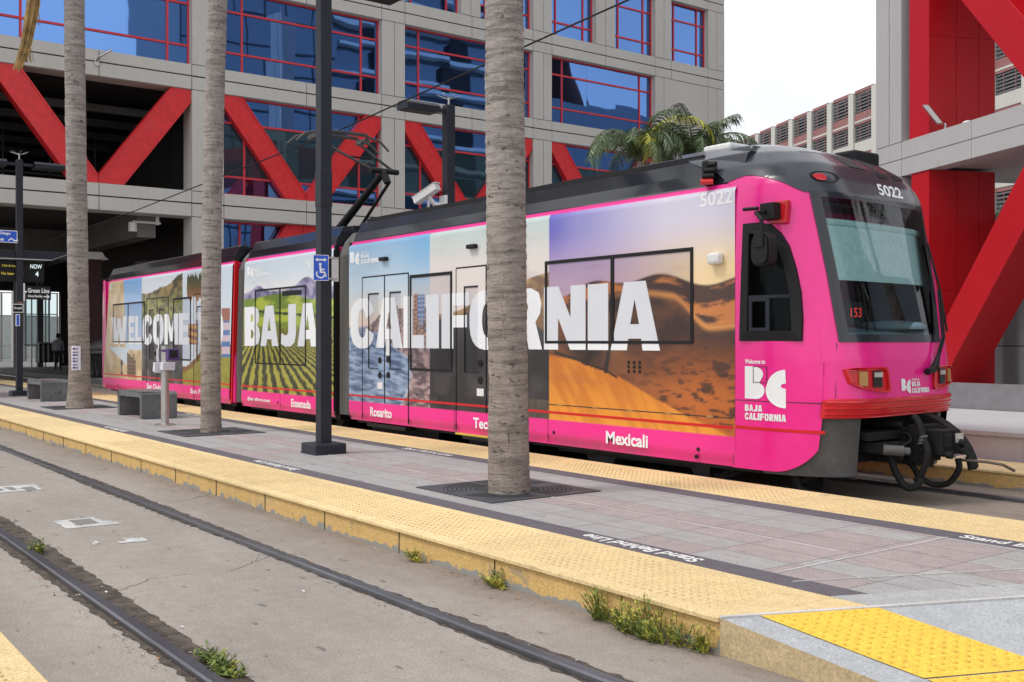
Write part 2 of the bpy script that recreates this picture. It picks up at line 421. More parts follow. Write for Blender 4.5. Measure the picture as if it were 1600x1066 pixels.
def paver_mat():
    m = ground_mat('grey_and_pink_pavers', (.385, .368, .366), (.345, .328, .326), (.30, .282, .28), (.2, .19, .188), .15)
    n = m.node_tree; p = n.nodes['Principled BSDF']; src = p.inputs['Base Color'].links[0].from_socket
    tc = n.nodes.new('ShaderNodeTexCoord'); mp = n.nodes.new('ShaderNodeMapping'); mp.inputs['Location'].default_value = (0, -5.05, 0); n.links.new(tc.outputs['Object'], mp.inputs[0])
    sn = n.nodes.new('ShaderNodeVectorMath'); sn.operation = 'SNAP'; sn.inputs[1].default_value = (.61, .305, 1); n.links.new(mp.outputs[0], sn.inputs[0])
    wn = n.nodes.new('ShaderNodeTexWhiteNoise'); n.links.new(sn.outputs[0], wn.inputs['Vector'])
    sp = n.nodes.new('ShaderNodeSeparateXYZ'); n.links.new(sn.outputs[0], sp.inputs[0])
    def math_(op, a, b=None):
        q = n.nodes.new('ShaderNodeMath'); q.operation = op
        for i, x in enumerate((a, b)):
            if x is None: continue
            if isinstance(x, (int, float)): q.inputs[i].default_value = x
            else: n.links.new(x, q.inputs[i])
        return q.outputs[0]
    dy = math_('ABSOLUTE', math_('SUBTRACT', sp.outputs['Y'], .75))
    f = math_('LESS_THAN', math_('ADD', dy, math_('MULTIPLY', wn.outputs[0], .5)), .52)
    dx = math_('ABSOLUTE', math_('ADD', sp.outputs['X'], 4.6))
    g = math_('LESS_THAN', math_('ADD', dx, math_('MULTIPLY', wn.outputs[0], .9)), .95)
    dx2 = math_('ABSOLUTE', math_('ADD', sp.outputs['X'], 12.9))
    g2 = math_('LESS_THAN', math_('ADD', dx2, math_('MULTIPLY', wn.outputs[0], .9)), .8)
    f = math_('MAXIMUM', math_('MAXIMUM', f, g), g2)
    q = n.nodes.new('ShaderNodeMixRGB'); q.blend_type = 'MULTIPLY'; n.links.new(math_('MULTIPLY', f, .65), q.inputs[0]); n.links.new(src, q.inputs[1]); q.inputs[2].default_value = (1.04, .84, .83, 1)
    w2 = n.nodes.new('ShaderNodeMapRange'); n.links.new(wn.outputs[0], w2.inputs[0]); w2.inputs[3].default_value = .95; w2.inputs[4].default_value = 1.04
    q1 = n.nodes.new('ShaderNodeVectorMath'); q1.operation = 'SCALE'; n.links.new(q.outputs[0], q1.inputs[0]); n.links.new(w2.outputs[0], q1.inputs['Scale'])
    br = n.nodes.new('ShaderNodeTexBrick'); br.inputs['Scale'].default_value = 1; br.inputs['Brick Width'].default_value = .61; br.inputs['Row Height'].default_value = .305
    br.offset = 0.0; br.inputs['Mortar Size'].default_value = .006; br.inputs['Mortar Smooth'].default_value = .2
    n.links.new(mp.outputs[0], br.inputs['Vector'])
    q2 = n.nodes.new('ShaderNodeMixRGB'); n.links.new(math_('MULTIPLY', br.outputs['Fac'], .8), q2.inputs[0]); n.links.new(q1.outputs[0], q2.inputs[1]); q2.inputs[2].default_value = (.12, .115, .11, 1)
    n.links.new(q2.outputs[0], p.inputs['Base Color'])
    return m
M['paver'] = paver_mat()
M['dome'] = mat('worn_dome', (.64, .47, .23), .8, var=.15, scale=3)
M['dome2'] = mat('worn_bright_dome', (.74, .47, .06), .8, var=.1, scale=3)

def bark_mat():
    m = bpy.data.materials.new('palm_bark'); m.use_nodes = True; n = m.node_tree; p = n.nodes['Principled BSDF']; p.inputs['Roughness'].default_value = .95
    tc = n.nodes.new('ShaderNodeTexCoord')
    def ns(s_, d, st):
        mp = n.nodes.new('ShaderNodeMapping'); mp.inputs['Scale'].default_value = st; n.links.new(tc.outputs['Object'], mp.inputs[0])
        t = n.nodes.new('ShaderNodeTexNoise'); t.inputs['Scale'].default_value = s_; t.inputs['Detail'].default_value = d; t.inputs['Roughness'].default_value = .65
        n.links.new(mp.outputs[0], t.inputs['Vector']); return t.outputs[0]
    def ramp(src, lo, hi, a, b):
        r = n.nodes.new('ShaderNodeValToRGB'); r.color_ramp.elements[0].position = lo; r.color_ramp.elements[1].position = hi
        r.color_ramp.elements[0].color = (*a, 1); r.color_ramp.elements[1].color = (*b, 1); n.links.new(src, r.inputs[0]); return r.outputs[0]
    def mixc(f, a, b, typ='MIX'):
        q = n.nodes.new('ShaderNodeMixRGB'); q.blend_type = typ
        if isinstance(f, float): q.inputs[0].default_value = f
        else: n.links.new(f, q.inputs[0])
        n.links.new(a, q.inputs[1])
        if isinstance(b, tuple): q.inputs[2].default_value = (*b, 1)
        else: n.links.new(b, q.inputs[2])
        return q.outputs[0]
    sp = n.nodes.new('ShaderNodeSeparateXYZ'); n.links.new(tc.outputs['Object'], sp.inputs[0])
    mr = n.nodes.new('ShaderNodeMapRange'); mr.inputs[1].default_value = .3; mr.inputs[2].default_value = 3.2; n.links.new(sp.outputs['Z'], mr.inputs[0])
    low = ramp(ns(3, 5, (1, 1, 1)), .3, .7, (.23, .188, .158), (.345, .292, .252))
    high = ramp(ns(3, 5, (1, 1, 2)), .3, .7, (.25, .222, .208), (.40, .36, .335))
    c = mixc(mr.outputs[0], low, high)
    c = mixc(1.0, c, ramp(ns(2.6, 9, (.9, .9, 9)), .38, .52, (.62,) * 3, (1.05,) * 3), 'MULTIPLY')       # ring scars
    c = mixc(1.0, c, ramp(ns(30, 5, (1, 1, 1.6)), .30, .62, (.80,) * 3, (1.10,) * 3), 'MULTIPLY')
    c = mixc(ramp(ns(9, 5, (1, 1, 2.0)), .60, .66, (0,) * 3, (.85,) * 3), c, (.055, .046, .042))         # dark blotches
    c = mixc(ramp(ns(2.1, 6, (1.3, 1.3, 1.1)), .60, .72, (0,) * 3, (.62,) * 3), c, (.105, .082, .068))
    c = mixc(ramp(ns(11, 3, (2.2, 2.2, .5)), .66, .73, (0,) * 3, (.75,) * 3), c, (.10, .06, .04))         # split marks
    n.links.new(c, p.inputs['Base Color'])
    b = n.nodes.new('ShaderNodeBump'); b.inputs['Strength'].default_value = 1.0; b.inputs['Distance'].default_value = .016
    n.links.new(ns(5, 9, (2.2, 2.2, 12)), b.inputs['Height']); n.links.new(b.outputs[0], p.inputs['Normal'])
    return m
M['bark'] = bark_mat()

# ---------------------------------------------------------------- lettering
def text_mesh(body, bold=.02):
    cu = bpy.data.curves.new('t', 'FONT'); cu.body = body; cu.size = 1; cu.offset = bold; cu.resolution_u = 4; cu.fill_mode = 'FRONT'
    o = bpy.data.objects.new('t', cu); COL.objects.link(o)
    dg = bpy.context.evaluated_depsgraph_get()
    me = bpy.data.meshes.new_from_object(o.evaluated_get(dg))
    vs = np.array([v.co[:] for v in me.vertices]) if len(me.vertices) else np.zeros((0, 3))
    fs = [tuple(p.vertices) for p in me.polygons]
    bpy.data.objects.remove(o); bpy.data.curves.remove(cu); bpy.data.meshes.remove(me)
    lo = vs.min(0); hi = vs.max(0)
    vs = (vs - lo) / np.maximum(hi - lo, 1e-6)
    return vs, fs

def text_into(mb, body, fn, x0, x1, y0, y1, bold=.02):
    """text stretched into the rectangle (x0..x1, y0..y1) of a surface map fn(x, y)"""
    vs, fs = text_mesh(body, bold); n = len(mb.v)
    for v in vs: mb.v.append(tuple(fn(x0 + v[0] * (x1 - x0), y0 + v[1] * (y1 - y0))))
    for f in fs: mb.f.append(tuple(n + i for i in f)); mb.m.append(mb.cm)

def sup(a0, a1, rx, ry, n=22, e=2.6, cx=.5, cy=.5):
    out = []
    for i in range(n + 1):
        a = R(a0 + (a1 - a0) * i / n); c, s = math.cos(a), math.sin(a)
        out.append((cx + rx * math.copysign(abs(c) ** (2 / e), c), cy + ry * math.copysign(abs(s) ** (2 / e), s)))
    return out
LET = {
 'I': [[(0, 0), (1, 0), (1, 1), (0, 1)]],
 'L': [[(0, 0), (1, 0), (1, .25), (.45, .25), (.45, 1), (0, 1)]],
 'F': [[(0, 0), (.43, 0), (.43, .38), (.92, .38), (.92, .6), (.43, .6), (.43, .77), (1, .77), (1, 1), (0, 1)]],
 'E': [[(0, 0), (1, 0), (1, .23), (.44, .23), (.44, .4), (.92, .4), (.92, .61), (.44, .61), (.44, .77), (1, .77), (1, 1), (0, 1)]],
 'T': [[(.28, 0), (.72, 0), (.72, .76), (1, .76), (1, 1), (0, 1), (0, .76), (.28, .76)]],
 'A': [[(0, 0), (.34, 0), (.37, .17), (.63, .17), (.66, 0), (1, 0), (.72, 1), (.28, 1)], [(.41, .38), (.59, .38), (.5, .74)]],
 'N': [[(0, 0), (.35, 0), (.35, .5), (.64, 0), (1, 0), (1, 1), (.65, 1), (.65, .5), (.36, 1), (0, 1)]],
 'M': [[(0, 0), (.26, 0), (.26, .55), (.42, .1), (.58, .1), (.74, .55), (.74, 0), (1, 0), (1, 1), (.70, 1), (.5, .5), (.30, 1), (0, 1)]],
 'W': [[(.16, 0), (.43, 0), (.5, .45), (.57, 0), (.84, 0), (1, 1), (.74, 1), (.68, .45), (.60, .95), (.40, .95), (.32, .45), (.26, 1), (0, 1)]],
 'J': [[(.05, .05), (.35, -.01), (.68, 0), (.9, .09), (1, .28), (1, 1), (.52, 1), (.52, .35), (.45, .27), (.3, .26), (.08, .32)]],
 'B': [[(0, 0), (.66, 0), (.9, .07), (1, .25), (.95, .43), (.8, .53), (.92, .62), (.95, .76), (.88, .92), (.64, 1), (0, 1)],
       [(.42, .19), (.42, .41), (.54, .40), (.6, .3), (.54, .2)], [(.42, .61), (.42, .81), (.52, .80), (.57, .71), (.52, .62)]],
 'R': [[(0, 0), (.42, 0), (.42, .37), (.47, .37), (.6, 0), (1, 0), (.8, .44), (.94, .58), (.98, .74), (.9, .92), (.66, 1), (0, 1)],
       [(.42, .58), (.42, .8), (.53, .79), (.58, .69), (.53, .59)]],
 'O': [sup(0, 360 - 16, .5, .52, 22), sup(0, 344, .15, .30, 22, 2.2)],
 'C': [sup(20, 340, .52, .52, 24, 2.6, .52, .5) + [(.70, .40)] + sup(330, 30, .17, .30, 16, 2.2, .52, .5) + [(.70, .60)]],
}
def letters(mb, word, spans, z0, z1, Y):
    for ch, (a, b) in zip(word, spans):
        if ch == ' ': continue
        mb.prism(LET[ch], lambda x, y, d, a=a, b=b: (a + x * (b - a), Y - d, z0 + y * (z1 - z0)), .003)

def block_text(mb, word, fn, x0, x1, y0, y1, gap=.12):
    wd = {'I': .5, 'W': 1.5, 'M': 1.35}; tot = sum(wd.get(c, 1) + gap for c in word) - gap; x = x0; k = (x1 - x0) / tot
    for c in word:
        w = wd.get(c, 1) * k
        mb.prism(LET[c], lambda u, v, d, x=x, w=w: fn(x + u * w, y0 + v * (y1 - y0), d), .0015); x += w + gap * k
def bc_logo(mb, fn, x0, y0, w, h):
    """the two-part emblem: a left form and a right form meeting on an S line"""
    def arc(cx, cy, r, a0, a1, n=10, ry=None): return [(cx + r * math.cos(R(a0 + (a1 - a0) * i / n)), cy + (ry or r) * math.sin(R(a0 + (a1 - a0) * i / n))) for i in range(n + 1)]
    left = [(0, .20), (.30, .20)] + arc(.30, .41, .205, -90, 35, 10, .21) + [(.37, .60), (.41, .66)] + arc(.23, .81, .24, -35, 90, 10, .19) + [(0, 1)]
    right = [(1.0, .0)] + arc(1.0, .42, .465, 268, 180, 12, .42) + [(.545, .50)] + arc(1.0, .48, .44, 170, 92, 10, .45) + [(1, .60)] + arc(1.0, .535, .11, 120, 240, 8, .065) + [(1, .47)]
    for poly in (left, right):
        mb.prism([poly], lambda x, y, d: fn(x0 + x * w, y0 + y * h, d), .002)

# ---------------------------------------------------------------- value noise for the printed wrap
def hsh(ix, iy, s): 
    v = np.sin(ix * 127.1 + iy * 311.7 + s * 74.7) * 43758.5453
    return v - np.floor(v)
def vn(x, y, s=0):
    ix, iy = np.floor(x), np.floor(y); fx, fy = x - ix, y - iy
    fx = fx * fx * (3 - 2 * fx); fy = fy * fy * (3 - 2 * fy)
    a, b, c, d = hsh(ix, iy, s), hsh(ix + 1, iy, s), hsh(ix, iy + 1, s), hsh(ix + 1, iy + 1, s)
    return (a * (1 - fx) + b * fx) * (1 - fy) + (c * (1 - fx) + d * fx) * fy
def fbm(x, y, s=0, o=5):
    t = 0; a = .5; n = 0
    for i in range(o): t = t + a * vn(x * 2 ** i, y * 2 ** i, s + i); n += a; a *= .5
    return t / n
def edge(c, lim, Z, new, w=.011): return mixa(c, new, sst(lim + w, lim - w, Z))
def C3(*c): return np.array(lin(*c))
def mixa(a, b, f): return a * (1 - f[..., None]) + b * f[..., None]
def sst(e0, e1, x): t = np.clip((x - e0) / (e1 - e0), 0, 1); return t * t * (3 - 2 * t)
def grad(z, stops):
    zs = [s[0] for s in stops]; cs = np.array([C3(*s[1]) for s in stops])
    return np.stack([np.interp(z, zs, cs[:, k]) for k in range(3)], -1)

# ================================================================ THE SETTING
DM = 1
def flat(x, y, z): return lambda u, v, d: (u, v, z + d)
def sheet(name, poly, z0, z1, m, label=None, dome=None, bevel=0):
    mb = MB(); mb.prism([poly], lambda u, v, d: (u, v, z0 + d), z1 - z0)
    if dome:
        xa, xb, ya, yb = dome
        for i in range(int((xb - xa) / .062)):
            for j in range(int((yb - ya) / .062)):
                x = xa + i * .062; y = ya + j * .062
                n = len(mb.v)
                for (r, dz) in ((.0155, 0), (.009, .006)):
                    for k in range(6): mb.v.append((x + r * math.cos(k * 1.047), y + r * math.sin(k * 1.047), z1 + dz * 1.3))
                for k in range(6):
                    k2 = (k + 1) % 6; mb.f.append((n + k, n + k2, n + 6 + k2, n + 6 + k)); mb.m.append(DM)
                mb.f.append(tuple(n + 6 + k for k in range(6))); mb.m.append(DM)
    o = mb.build(name, [m, M['dome']], bevel=bevel); o['kind'] = 'structure'
    if label: o['label'] = label
    return o
def rect(x0, x1, y0, y1): return [(x0, y0), (x1, y0), (x1, y1), (x0, y1)]

sheet('ground', rect(-900, 700, -700, 900), -.30, -.02, M['asphalt'])
sheet('track_paving', rect(-130, 30, 1.06, 4.03), -.02, 0, M['track'])
sheet('track_paving', rect(-130, 30, 8.04, 10.96), -.02, 0, M['track'])
sheet('street', rect(-2.0, 30, 4.03, 8.04), -.02, -.002, M['track'])

WID = {(0, -1): .055, (0, 1): .15, (1, -1): .02, (1, 1): .085, (2, -1): .05, (2, 1): .05, (3, -1): .05, (3, 1): .05}
def rail(y, rng):
    rnd = random.Random(rng)
    mb = MB()
    prof = [(-.04, .0), (-.038, .028), (-.028, .038), (.028, .038), (.038, .028), (.04, .0)]
    xs = [-130, -60, -30, -15, 30]
    mb.grid(lambda i, x: (x, y + prof[int(i)][0], prof[int(i)][1]), list(range(6)), xs)
    o = mb.build('rail', M['rail'], smooth=False); o['kind'] = 'structure'
    g = MB()
    xs = [-60 + .06 * i for i in range(1040)]
    for side in (-1, 1):
        wob = [WID[(rng, side)] + .018 * math.sin(x * .7 + y) + rnd.uniform(-.012, .018) for x in xs]
        for i in range(len(xs) - 1):
            g.face([(xs[i], y + side * .03, .003), (xs[i + 1], y + side * .03, .003), (xs[i + 1], y + side * (.035 + wob[i + 1]), .0035), (xs[i], y + side * (.035 + wob[i]), .0035)][::side])
    o = g.build('flangeway_grime', M['grime']); o['kind'] = 'structure'
for i, y in enumerate((1.80, 3.25, 8.78, 10.22)): rail(y, i)

EX = lambda y: -3.66 + .42 * (y - 4.02)
PZ = .19
# platform core and its surface strips
sheet('platform', [(-130, 4.03), (EX(4.03), 4.03), (EX(8.04), 8.04), (-130, 8.04)], -.02, .165, M['curb'])
def strip(name, y0, y1, z1, m, back=0, **k):
    sheet(name, [(-130, y0), (EX(y0) - back, y0), (EX(y1) - back, y1), (-130, y1)], .165, z1, m, **k)
strip('tactile_strip', 4.005, 4.83, PZ, M['tactile'], dome=(-15, -3.75, 4.13, 4.78), bevel=.008)
strip('platform_band', 4.83, 5.05, PZ, M['band'], .28)
strip('platform_paving', 5.05, 6.95, PZ - .002, M['paver'], .28)
strip('platform_band', 6.95, 7.2, PZ, M['band'], .28)
strip('tactile_strip', 7.2, 8.06, PZ, M['tactile'], dome=(-16, -2.6, 7.28, 7.95), bevel=.008)
sheet('platform_end_slab', [(EX(4.83) - .28, 4.83), (EX(4.83), 4.83), (EX(7.2), 7.2), (EX(7.2) - .28, 7.2)], .165, PZ + .001, M['ledge'])
M['pale_joint'] = mat('pale_sealant', (.58, .56, .55), .8)
mb = MB()                                                   # pale joint lines in the paving
for (a, b, w) in (((-130, 5.89), (-4.35, 5.92), .012), ((-4.19, 6.95), (-4.16, 5.06), .012), ((-3.68 - .27, 4.95), (-2.65 - .33, 7.15), .01)):
    mb.beam((*a, PZ + .001), (*b, PZ + .001), w, .004)
mb.beam((EX(4.02) + .004, 4.02, PZ - .001), (EX(7.9) + .004, 7.9, PZ - .001), .03, .012)
o = mb.build('paving_joint', M['pale_joint']); o['kind'] = 'structure'
mb = MB()                                                   # joints of the curb units
for i in range(60): mb.box(-4.4 - i * 1.22, -4.394 - i * 1.22, 4.024, 4.03, .0, .165)
o = mb.build('curb_joint', M['grime']); o['kind'] = 'structure'

def crack(pts, w, seed, z=.002):
    rnd = random.Random(seed); P = []
    for (a, b) in zip(pts[:-1], pts[1:]):
        n = max(2, int(math.dist(a, b) / .05))
        for i in range(n): P.append((a[0] + (b[0] - a[0]) * i / n + rnd.uniform(-.018, .018), a[1] + (b[1] - a[1]) * i / n + rnd.uniform(-.018, .018)))
    mb = MB()
    for i in range(len(P) - 1):
        (x0, y0), (x1, y1) = P[i], P[i + 1]; k = w * rnd.uniform(.3, 1)
        mb.face([(x0 - k, y0 - k, z), (x1 - k, y1 - k, z), (x1 + k, y1 + k, z), (x0 + k, y0 + k, z)])
    o = mb.build('paving_crack', M['grime']); o['kind'] = 'structure'
crack([(-7.3, 3.2), (-7.0, 2.8), (-7.1, 2.3), (-6.8, 1.9)], .0025, 1)
crack([(-10.6, 4.0), (-10.4, 3.7), (-10.5, 3.35)], .004, 3)
crack([(-13, 3.15), (-12.8, 2.5), (-13.1, 1.9)], .003, 5)
# ramp beyond the platform end
def RZ(x, y): return max(0.004, PZ - .004 - (x - EX(y)) * .092)
DM = 2
def ramp_piece(name, y0, y1, d0, d1, dz, m, skirt=False, dome=False):
    mb = MB(); ds = [d0 + (d1 - d0) * i / 8 for i in range(9)]
    mb.grid(lambda d, y: (EX(y) + d, y, RZ(EX(y) + d, y) + dz), ds, [y0, y1])
    if skirt:
        mb.cm = 1
        mb.grid(lambda d, k: (EX(y0) + d, y0, (RZ(EX(y0) + d, y0) + dz) * k - .02 * (1 - k)), ds, [0, 1])
    if dome:
        mb.cm = 0
        n0 = int((d1 - d0) / .062)
        for i in range(n0):
            for j in range(int((y1 - y0) / .062)):
                y = y0 + .03 + j * .062; x = EX(y) + d0 + .03 + i * .062; z = RZ(x, y) + dz; n = len(mb.v)
                for (r, q) in ((.0155, 0), (.009, .006)):
                    for k in range(6): mb.v.append((x + r * math.cos(k * 1.047), y + r * math.sin(k * 1.047), z + q))
                for k in range(6):
                    k2 = (k + 1) % 6; mb.f.append((n + k, n + k2, n + 6 + k2, n + 6 + k)); mb.m.append(DM)
                mb.f.append(tuple(n + 6 + k for k in range(6))); mb.m.append(DM)
    o = mb.build(name, [m, M['curb2'], M['dome2']]); o['kind'] = 'structure'
M['curb2'] = ground_mat('painted_ramp_kerb', (.53, .41, .235), (.50, .39, .225), (.46, .37, .23), (.36, .30, .21), .06)
ramp_piece('ramp', 4.02, 8.0, 0, 2.4, 0, M['ramp'], skirt=True)
ramp_piece('ramp_tactile', 4.21, 4.83, .02, .93, .005, M['tactile2'], dome=True)
ramp_piece('ramp_tactile', 4.21, 4.83, .945, 1.86, .005, M['tactile2'], dome=True)

DM = 1
# the platform the photographer stands on
sheet('near_platform', rect(-130, -3.6, -4, 1.05), -.02, .165, M['curb'])
sheet('tactile_strip', rect(-130, -3.6, .3, 1.06), .165, PZ, M['tactile'], dome=(-9, -3.7, .42, 1.0), bevel=.008)
sheet('platform_paving', rect(-130, -3.6, -4, .3), .165, PZ - .002, M['paver'])

# far platform and the raised ledge behind it
sheet('far_platform', rect(-33, 30, 10.97, 40), -.02, .165, M['curb'])
sheet('far_platform', rect(-130, -33.01, 10.97, 40), -.02, .165, M['bench'])  # darker stretch: the shade under the building is put into the colour
sheet('tactile_strip', rect(-33, 30, 10.95, 11.9), .165, PZ, M['tactile'], bevel=.008)
sheet('platform_paving', rect(-33, 30, 11.9, 40), .165, PZ - .002, M['paver'])
sheet('platform_paving', rect(-130, -33.01, 10.95, 40), .165, PZ - .002, M['asphalt'])  # paving tone darkened as well, standing in for the underpass shade
mb = MB(); mb.box(-30, 30, 11.98, 15.5, .165, .46); mb.box(-30, 30, 11.95, 15.53, .46, .52)
o = mb.build('raised_ledge', M['concrete_r'], bevel=.01); o['kind'] = 'structure'

# ================================================================ OFFICE BUILDING (left)
Xf = -40.0
ob = root('office_building', 'tall grey concrete office building with red braces and blue mirror windows behind the tram', 'building', (Xf, 20, 0))
COLS = [(-2.1, -.8), (6.2, 7.5), (14.38, 15.66), (22.7, 23.87), (30.95, 32.1), (39.0, 40.2), (43.0, 44.3)]
HALF = [(18.4, 19.6), (26.8, 27.9), (34.9, 36.2)]
BANDS = [(6.36, 6.88, 7.35), (11.24, 11.76, 12.21), (15.43, 15.93, 16.43), (19.63, 20.1, 20.6), (23.8, 24.3, 24.8), (27.9, 28.4, 29.0)]
wall = MB()
G = .014
def panel(y0, y1, z0, z1): wall.box(Xf - .06, Xf, y0 + G, y1 - G, z0 + G, z1 - G)
wall.cm = 1
for (a, j, b) in BANDS: wall.box(Xf - .9, Xf - .05, -8, 44.29, a + .01, b - .01)
for (a, b) in COLS: wall.box(Xf - .9, Xf - .05, a + .01, b - .01, -.02, 29)
for (a, b) in HALF: wall.box(Xf - .9, Xf - .05, a + .01, b - .01, 16.4, 29)
wall.cm = 0
edges = sorted([-8] + [e for c in COLS for e in c])
for (a, j, b) in BANDS:
    for y0, y1 in zip(edges[:-1], edges[1:]):
        mid = (y0 + y1) / 2
        segs = [(y0, mid), (mid, y1)] if (y1 - y0 > 5) else [(y0, y1)]
        for (p, q) in segs: panel(p, q, a, j - .012); panel(p, q, j + .012, b)
    # visible soffit and sill of the band are concrete
    wall.box(Xf - .9, Xf - .061, -8, 44.3, a - .004, a + .01); wall.box(Xf - .9, Xf - .061, -8, 44.3, b - .01, b + .004)
lv = [0] + [z for a, j, b in BANDS for z in (a, b)]
for k in range(0, len(lv) - 1, 2):
    z0, z1 = lv[k], lv[k + 1]
    for (a, b) in COLS:
        c = (a + b) / 2 + .05
        for (p, q) in ((a, c), (c, b)): panel(p, q, z0, z1)
        wall.box(Xf - .9, Xf - .061, a - .004, a + .01, z0, z1); wall.box(Xf - .9, Xf - .061, b - .01, b + .004, z0, z1)
    if z0 > 16:
        for (a, b) in HALF:
            c = (a + b) / 2
            for (p, q) in ((a, c), (c, b)): panel(p, q, z0, z1)
            wall.box(Xf - .9, Xf - .061, a - .004, a + .01, z0, z1); wall.box(Xf - .9, Xf - .061, b - .01, b + .004, z0, z1)
# blank panels of the end bay
for (z0, z1) in ((0, 6.36), (7.35, 11.24), (12.21, 15.43)):
    wall.box(Xf - .5, Xf - .03, 40.2, 43.0, z0, z1)
# end wall and roof
wall.box(-66, Xf - .06, 43.8, 44.28, 0, 29); wall.box(-66, Xf - .9, -8, 43.8, 28.2, 29)
ow = wall.build('wall', [M['concrete'], M['joint']], ob)

def window(y0, y1, z0, z1, vs, hs, parent=ob, vision=False, depth=.33):
    x = Xf - depth; f = MB(); t = .04
    f.box(x - .05, x + .06, y0, y0 + .07, z0, z1); f.box(x - .05, x + .06, y1 - .07, y1, z0, z1)
    f.box(x - .05, x + .06, y0 + .07, y1 - .07, z0, z0 + .05); f.box(x - .05, x + .06, y0 + .07, y1 - .07, z1 - .07, z1)
    for v in vs: f.box(x - .05, x + .05, v - t, v + t, z0 + .05, z1 - .07)
    ys = [y0 + .07] + [q for v in vs for q in (v - t, v + t)] + [y1 - .07]
    for h in hs:
        for a, b in zip(ys[0::2], ys[1::2]): f.box(x - .05, x + .05, a, b, h - t, h + t)
    fo = f.build('window', M['redframe'], parent)
    p = MB(); zz = [z0] + list(hs) + [z1]
    yy = [y0] + list(vs) + [y1]
    if y1 - y0 > 5: yy = sorted(yy + [y0 + (y1 - y0) * .36, y0 + (y1 - y0) * .64])
    rnd = random.Random(int(y0 * 10 + z0))
    for k, (a, b) in enumerate(zip(zz[:-1], zz[1:])):
        p.cm = 1 if (vision and k == 1) else 0
        for (c, d) in zip(yy[:-1], yy[1:]):
            n = 4; tl = rnd.uniform(-.004, .004); tz = rnd.uniform(-.004, .004)   # every pane sits at its own tiny tilt
            p.face([(x - tl, c, a), (x + tl, d, a), (x + tl + tz, d, b), (x - tl + tz, c, b)])
    p.build('pane', [M['glass_blue'], M['glass_teal']], fo)
bays = [(-.8, 6.2), (7.5, 14.38), (15.66, 22.7), (23.87, 30.95), (32.1, 39.0)]
for (a, b) in bays:
    for (z0, z1) in ((12.21, 15.43),):
        window(a, b, z0, z1, (a + .85, b - .85), (z0 + .76, z0 + 2.38))
for (a, b) in bays[2:]:
    window(a, b, 7.35, 11.24, (a + .95, b - .95), (8.07, 10.2), vision=True)
    window(a, b, 0.2, 6.36, (a + .95, b - .95, (a + b) / 2), (2.2, 5.0), vision=True, depth=.8)
small = [(-.8, 2.2), (3.2, 6.2), (7.5, 10.4), (11.5, 14.38), (15.66, 18.4), (19.6, 22.7), (23.87, 26.8), (27.9, 30.95), (32.1, 34.9), (36.2, 39.0), (40.2, 43.0)]
for (z0, z1) in ((16.43, 19.63), (20.6, 23.8), (24.8, 27.9)):
    for (a, b) in small:
        window(a, b, z0, z1, (a + .45, b - .6), (z0 + .72, z0 + 2.3))

def clip_poly(P, yl, yh, zl, zh):
    for ax, lim, sg in ((0, yl, 1), (0, yh, -1), (1, zl, 1), (1, zh, -1)):
        out = []
        for i in range(len(P)):
            p, q = P[i - 1], P[i]; dp, dq = (p[ax] - lim) * sg, (q[ax] - lim) * sg
            if (dp >= 0) != (dq >= 0):
                t = dp / (dp - dq); out.append((p[0] + (q[0] - p[0]) * t, p[1] + (q[1] - p[1]) * t))
            if dq >= 0: out.append(q)
        P = out
    return P
def brace(y0, z0, y1, z1, box, w=.9, dx=.06, dep=.5):
    """red box beam in the facade plane, its ends cut to the bay"""
    d = Vector((y1 - y0, z1 - z0)).normalized(); n = Vector((-d[1], d[0]))
    A = Vector((y0, z0)) - d * 2; B = Vector((y1, z1)) + d * 2; mb = MB()
    def piece(o0, o1, xf, th):
        P = clip_poly([tuple(A + n * o0), tuple(B + n * o0), tuple(B + n * o1), tuple(A + n * o1)], *box)
        mb.prism([P], lambda y, z, dd: (xf - th + dd, y, z), th)
    piece(-w / 2, w / 2, Xf - dx, dep)
    piece(-w / 2 - .0, -w / 2 + .05, Xf - dx + .03, .03); piece(w / 2 - .05, w / 2, Xf - dx + .03, .03)
    for f_ in (.33, .36): o_ = A.lerp(B, f_); P = clip_poly([tuple(o_ + n * (-w / 2)), tuple(o_ + d * .02 + n * (-w / 2)), tuple(o_ + d * .02 + n * (w / 2)), tuple(o_ + n * (w / 2))], *box); mb.prism([P], lambda y, z, dd: (Xf - dx - .004 + dd, y, z), .012) if len(P) > 2 else None
    mb.build('brace', M['red'], ob)
for (a, b) in bays:
    c = (a + b) / 2
    brace(a + .35, 11.05, c - .38, 7.4, (a + .015, c - .01, 7.36, 11.235)); brace(b - .35, 11.05, c + .38, 7.4, (c + .01, b - .015, 7.36, 11.235))
for (a, b) in bays[2:4]:
    c = (a + b) / 2
    brace(c - .35, 6.2, a + .4, 1.2, (a + .02, c - .01, .2, 6.35), dx=.3, dep=.4); brace(c + .35, 6.2, b - .4, 1.2, (c + .01, b - .02, .2, 6.35), dx=.3, dep=.4)
